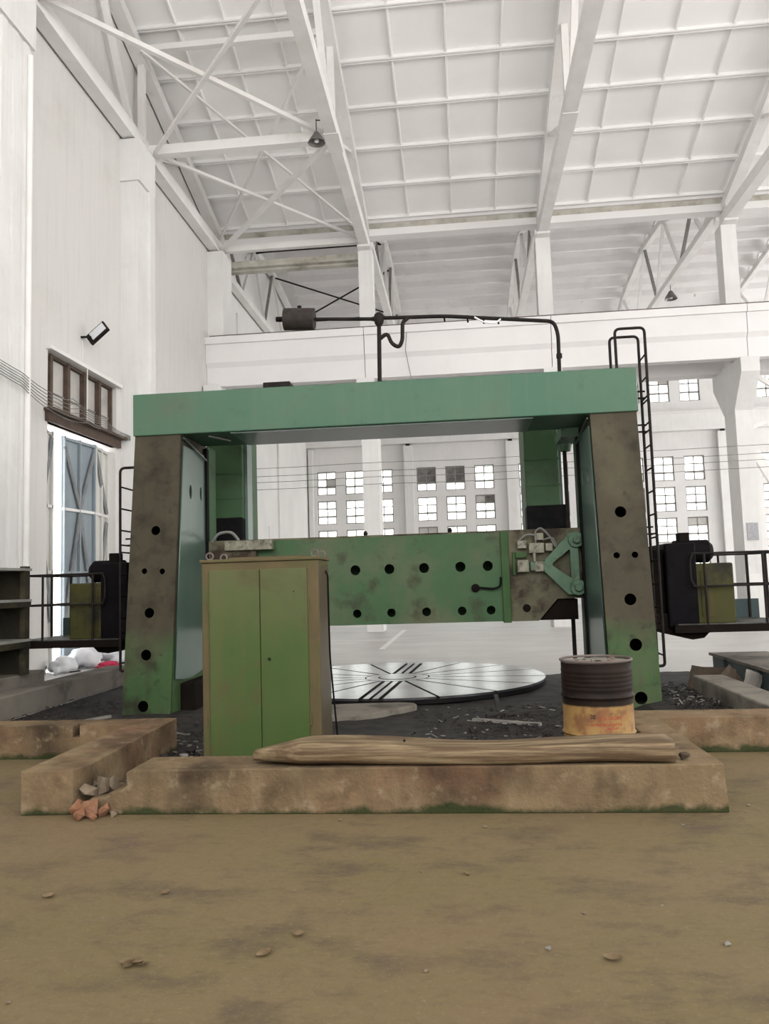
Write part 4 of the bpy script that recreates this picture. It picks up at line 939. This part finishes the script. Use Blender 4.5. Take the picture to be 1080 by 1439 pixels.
    for a, b, s in ((x0+.075, xm-.004, 0), (xm+.004, x1-.10, 1)):
        d = MB().box((a, y0-.018, .06), (b, y0+.004, zt-.07)).build('door', 'cabinet_green', T, bevel=.004)
        xh = a-.008 if s == 0 else b+.008
        for z in (.35, 1.35): MB().tube([(xh, y0-.012, z), (xh, y0-.012, z+.10)], .009, 8).build('hinge', 'cabinet_frame', d, True)
        if s == 1:
            MB().lathe([(.014, 0), (.014, -.012)], (xm+.08, y0-.018, .93), 12, axis=1).build('lock', 'dark_steel', d, True)
            MB().lathe([(.006, 0), (.006, -.01)], (b-.12, y0-.018, 1.52), 8, axis=1).build('screw', 'dark_steel', d, True)
    for x, y in ((x0+.06, y0+.06), (x1-.04, y0+.07), (x1-.05, y1-.06), (x0+.06, y1-.06)):
        ring = [(x+.032*math.cos(a), y, zt+.06+.032*math.sin(a)) for a in (2*math.pi*k/16 for k in range(16))]
        MB().tube(ring, .008, 6, closed=True).build('lifting_eye', 'rail_rust', T, True)
    MB().tube(rounded([(x1+.006, y0+.35, 1.70), (x1+.03, y0+.33, 1.66), (x1+.035, y0+.32, .9), (x1+.10, y0+.3, .06), (x1+.16, y0+.25, .02)], .1), .009, 6).build('cable', 'black_steel', T, True)
    MB().bar((x0+.2, y0+.2, zt+.04), (x1-.15, y0+.3, zt+.045), .03, .018).build('top_strip', 'cabinet_frame', T)
    # shelf rack on its concrete base near the gate wall
    T = thing('shelf_rack', (-6.8, 9.6, .46), 'dark steel shelf rack with pale decks on a concrete block', 'rack')
    for x in (-7.3, -6.12):
        for y in (8.3, 10.62): MB().box((x-.04, y-.06, .46), (x+.04, y+.06, 1.96)).build('post', 'rack_dark', T)
    for z in (.95, 1.50, 1.93): MB().box((-7.35, 8.2, z-.035), (-6.06, 10.7, z)).build('deck', 'rack_deck', T)
    for z in (.86, 1.42): MB().box((-6.13, 8.2, z-.03), (-6.07, 10.7, z+.06)).build('edge_beam', 'rack_dark', T)
    MB().box((-7.38, 8.2, .46), (-7.30, 10.7, 1.9)).build('back_panel', 'rack_dark', T)
    MB().box((-7.3, 10.64, .46), (-6.1, 10.68, 1.9)).build('end_panel', 'rack_dark', T)
    tag(MB().box((-7.6, 8.0, 0), (-6.16, 11.25, .46)).build('concrete_block', 'kerb_grey', bevel=.02, loc=(-6.9, 9.6, 0)), 'low pale concrete block under the shelf rack', 'block')
    # sacks, tarpaulin and red rag by the gate
    def lump(name, mat, c, sx, sy, sz, lab, cat, seed):
        bm = bmesh.new(); bmesh.ops.create_icosphere(bm, subdivisions=3, radius=1)
        for v in bm.verts:
            d = 1 + .45*ns.noise(v.co*1.9 + Vector((seed, 0, 0))) + .22*ns.noise(v.co*4.5 + Vector((0, seed, 0)))
            v.co = Vector((v.co.x*sx*d, v.co.y*sy*d, max(v.co.z, -.55)*sz*d))
        lo = min(v.co.z for v in bm.verts)
        for v in bm.verts: v.co.z -= lo
        me = bpy.data.meshes.new(name); bm.to_mesh(me); bm.free()
        for p in me.polygons: p.use_smooth = True
        tag(link(name, me, mat, None, c), lab, cat)
    lump('white_sack', 'sack_white', (-7.9, 16.0, 0), .28, .40, .26, 'crumpled white sack slumped before the gate gap', 'sack', 1)
    lump('white_sack', 'sack_white', (-7.95, 15.2, 0), .22, .35, .18, 'low flattened white sack nearest the broad pillar', 'sack', 5)
    lump('white_tarpaulin', 'sack_white', (-7.6, 17.4, 0), .4, .9, .24, 'white tarpaulin heaped beside the slim wall pillar', 'tarpaulin', 9)
    lump('red_rag', 'rag_red', (-7.30, 15.75, 0), .24, .2, .09, 'crumpled red rag on the floor before the tarpaulin', 'rag', 3)
    for x, y, rz in ((-7.0, 15.6, .3), (-7.75, 15.3, 1.2), (-6.9, 16.0, .1), (-6.8, 15.3, 2)):
        tag(MB().bar((x-.12*math.cos(rz), y-.12*math.sin(rz), .012), (x+.12*math.cos(rz), y+.12*math.sin(rz), .012), .05, .02).build('scrap_stick', 'debris_dark', loc=(x, y, 0)), 'dark offcut lying on the floor near the red rag', 'offcut', 'offcuts near the red rag')
    # painted floor lines
    tag(MB().box((-2.06, 19.0, 0), (-1.92, 26.4, .004)).build('floor_line', 'paint_line', loc=(-2, 22, 0)), 'white painted floor line running towards the columns', 'floor marking')
    tag(MB().box((-8.0, 21.95, 0), (-2.08, 22.1, .004)).build('floor_line', 'paint_line', loc=(-5, 22, 0)), 'white painted floor line running across towards the gate wall', 'floor marking')
    # lamps
    def pendant(p, lab, s=1.0, drop=.35):
        T = thing('pendant_lamp', p, lab, 'lamp')
        x, y, z = p
        MB().lathe([(.03*s, .30*s), (.07*s, .27*s), (.10*s, .20*s), (.19*s, .06*s), (.22*s, 0), (.205*s, 0), (.09*s, .18*s), (.05*s, .2*s)], p, 24).build('shade', 'lamp_shade', T, True)
        MB().lathe([(.03*s, .15*s), (.06*s, .08*s), (.055*s, .03*s), (.02*s, .01*s)], p, 14).build('bulb', 'sack_white', T, True)
        MB().tube([(x, y, z+.28*s), (x, y, z+.28*s+drop)], .012, 6).build('stem', 'dark_steel', T, True)
        MB().tube([(x-.2*s, y, z+.05*s), (x-.03, y, z+.3*s)], .012, 6).tube([(x+.2*s, y, z+.05*s), (x+.03, y, z+.3*s)], .012, 6).build('stay', 'dark_steel', T, True)
        return T
    def hook(T, p): MB().tube(p, .015, 6).build('hook_arm', 'dark_steel', T, True)
    T = pendant((-3.22, 18.75, 12.62), 'grey bell shaped lamp hanging by the heavy strut', 1.0); hook(T, [(-3.22, 18.75, 13.22), (-3.02, 18.75, 13.2)])
    pendant((9.1, 33.2, 13.0), 'dark bell shaped lamp under a bow truss of the far aisle', 1.2, .27)
    # flood light on the gate wall
    T = thing('flood_light', (-8.2, 16.55, 7.2), 'small dark rimmed flood light on the gate wall', 'light')
    def fl(a, b): return [(-8.2+u, 16.55+v, 7.25+w) for u, v, w in (a, b)]
    MB().tube([(-8.2, 16.4, 7.2), (-7.98, 16.42, 7.2)], .025, 8).build('arm', 'dark_steel', T, True)
    m = MB().box((-.26, -.035, -.17), (.26, .035, .17)); bmesh.ops.rotate(m.bm, verts=m.bm.verts, cent=(0,0,0), matrix=Matrix.Rotation(R(-40), 3, 'Y') @ Matrix.Rotation(R(-25), 3, 'X'))
    bmesh.ops.translate(m.bm, verts=m.bm.verts, vec=(-7.86, 16.5, 7.3)); m.build('housing', 'dark_steel', T, bevel=.01)
    m = MB().box((-.16, -.05, -.12), (.22, -.036, .12)); bmesh.ops.rotate(m.bm, verts=m.bm.verts, cent=(0,0,0), matrix=Matrix.Rotation(R(-40), 3, 'Y') @ Matrix.Rotation(R(-25), 3, 'X'))
    bmesh.ops.translate(m.bm, verts=m.bm.verts, vec=(-7.86, 16.5, 7.3)); m.build('lens', 'sack_white', T)
    MB().tube([(-8.19, 16.45, 7.15), (-8.19, 16.47, 6.55), (-8.1, 16.5, 6.5), (-8.1, 16.5, 5.3)], .012, 6).build('cord', 'white_paint', T, True)
    # trolley wires across the hall
    for k, z in enumerate((5.44, 5.17, 4.97, 4.73)):
        pts = []
        for i in range(25):
            t = i/24; x = -8.1 + 35*t; pts.append((x, 25.0-.05*k, z - .05*abs(math.sin(math.pi*(x+2.9)/6))))
        tag(MB().tube(pts, .009, 5).build('trolley_wire', 'cable_grey', loc=pts[0]), 'thin wire strung across in front of the columns, %s of four from the top' % ORD[k], 'wire', 'trolley wires')
    # cable bundle along the gate wall
    for k in range(6):
        dz = .07*k; pts = [(-7.55+.01*k, 11.0, 5.70-dz*.7), (-7.58, 13.0, 5.46-dz*.7), (-7.8, 14.7, 5.45-dz*1.1), (-7.98+.02*k, 15.6+.1*k, 5.62-dz*1.2), (-8.02, 17.2, 5.50-dz*.6), (-8.0, 18.3, 5.36-dz*.3), (-7.6, 19.6, 5.30-dz*.2)]
        out = []
        for a, b in zip(pts, pts[1:]):
            for i in range(5): out.append(Vector(a).lerp(Vector(b), i/5) - Vector((0,0,.05*math.sin(math.pi*i/5))))
        out.append(Vector(pts[-1]))
        tag(MB().tube(out, .008, 5).build('wall_cable', 'cable_grey', loc=pts[0]), 'slack grey cable over the gate lintel, %s of six from the top' % ORD[k], 'cable', 'cables over the gate lintel')
    # conduit fitting on the crane beam and a dangling wire
    tag(MB().tube([(-1.5, 24.9, 9.6), (-1.55, 24.9, 9.0), (-1.4, 24.9, 8.1)], .012, 5).build('dangling_wire', 'cable_grey', loc=(-1.5, 24.9, 9.6)), 'thin wire hanging down in front of the crane beam', 'wire')
build_lathe(); build_table(); build_pit(); build_small()
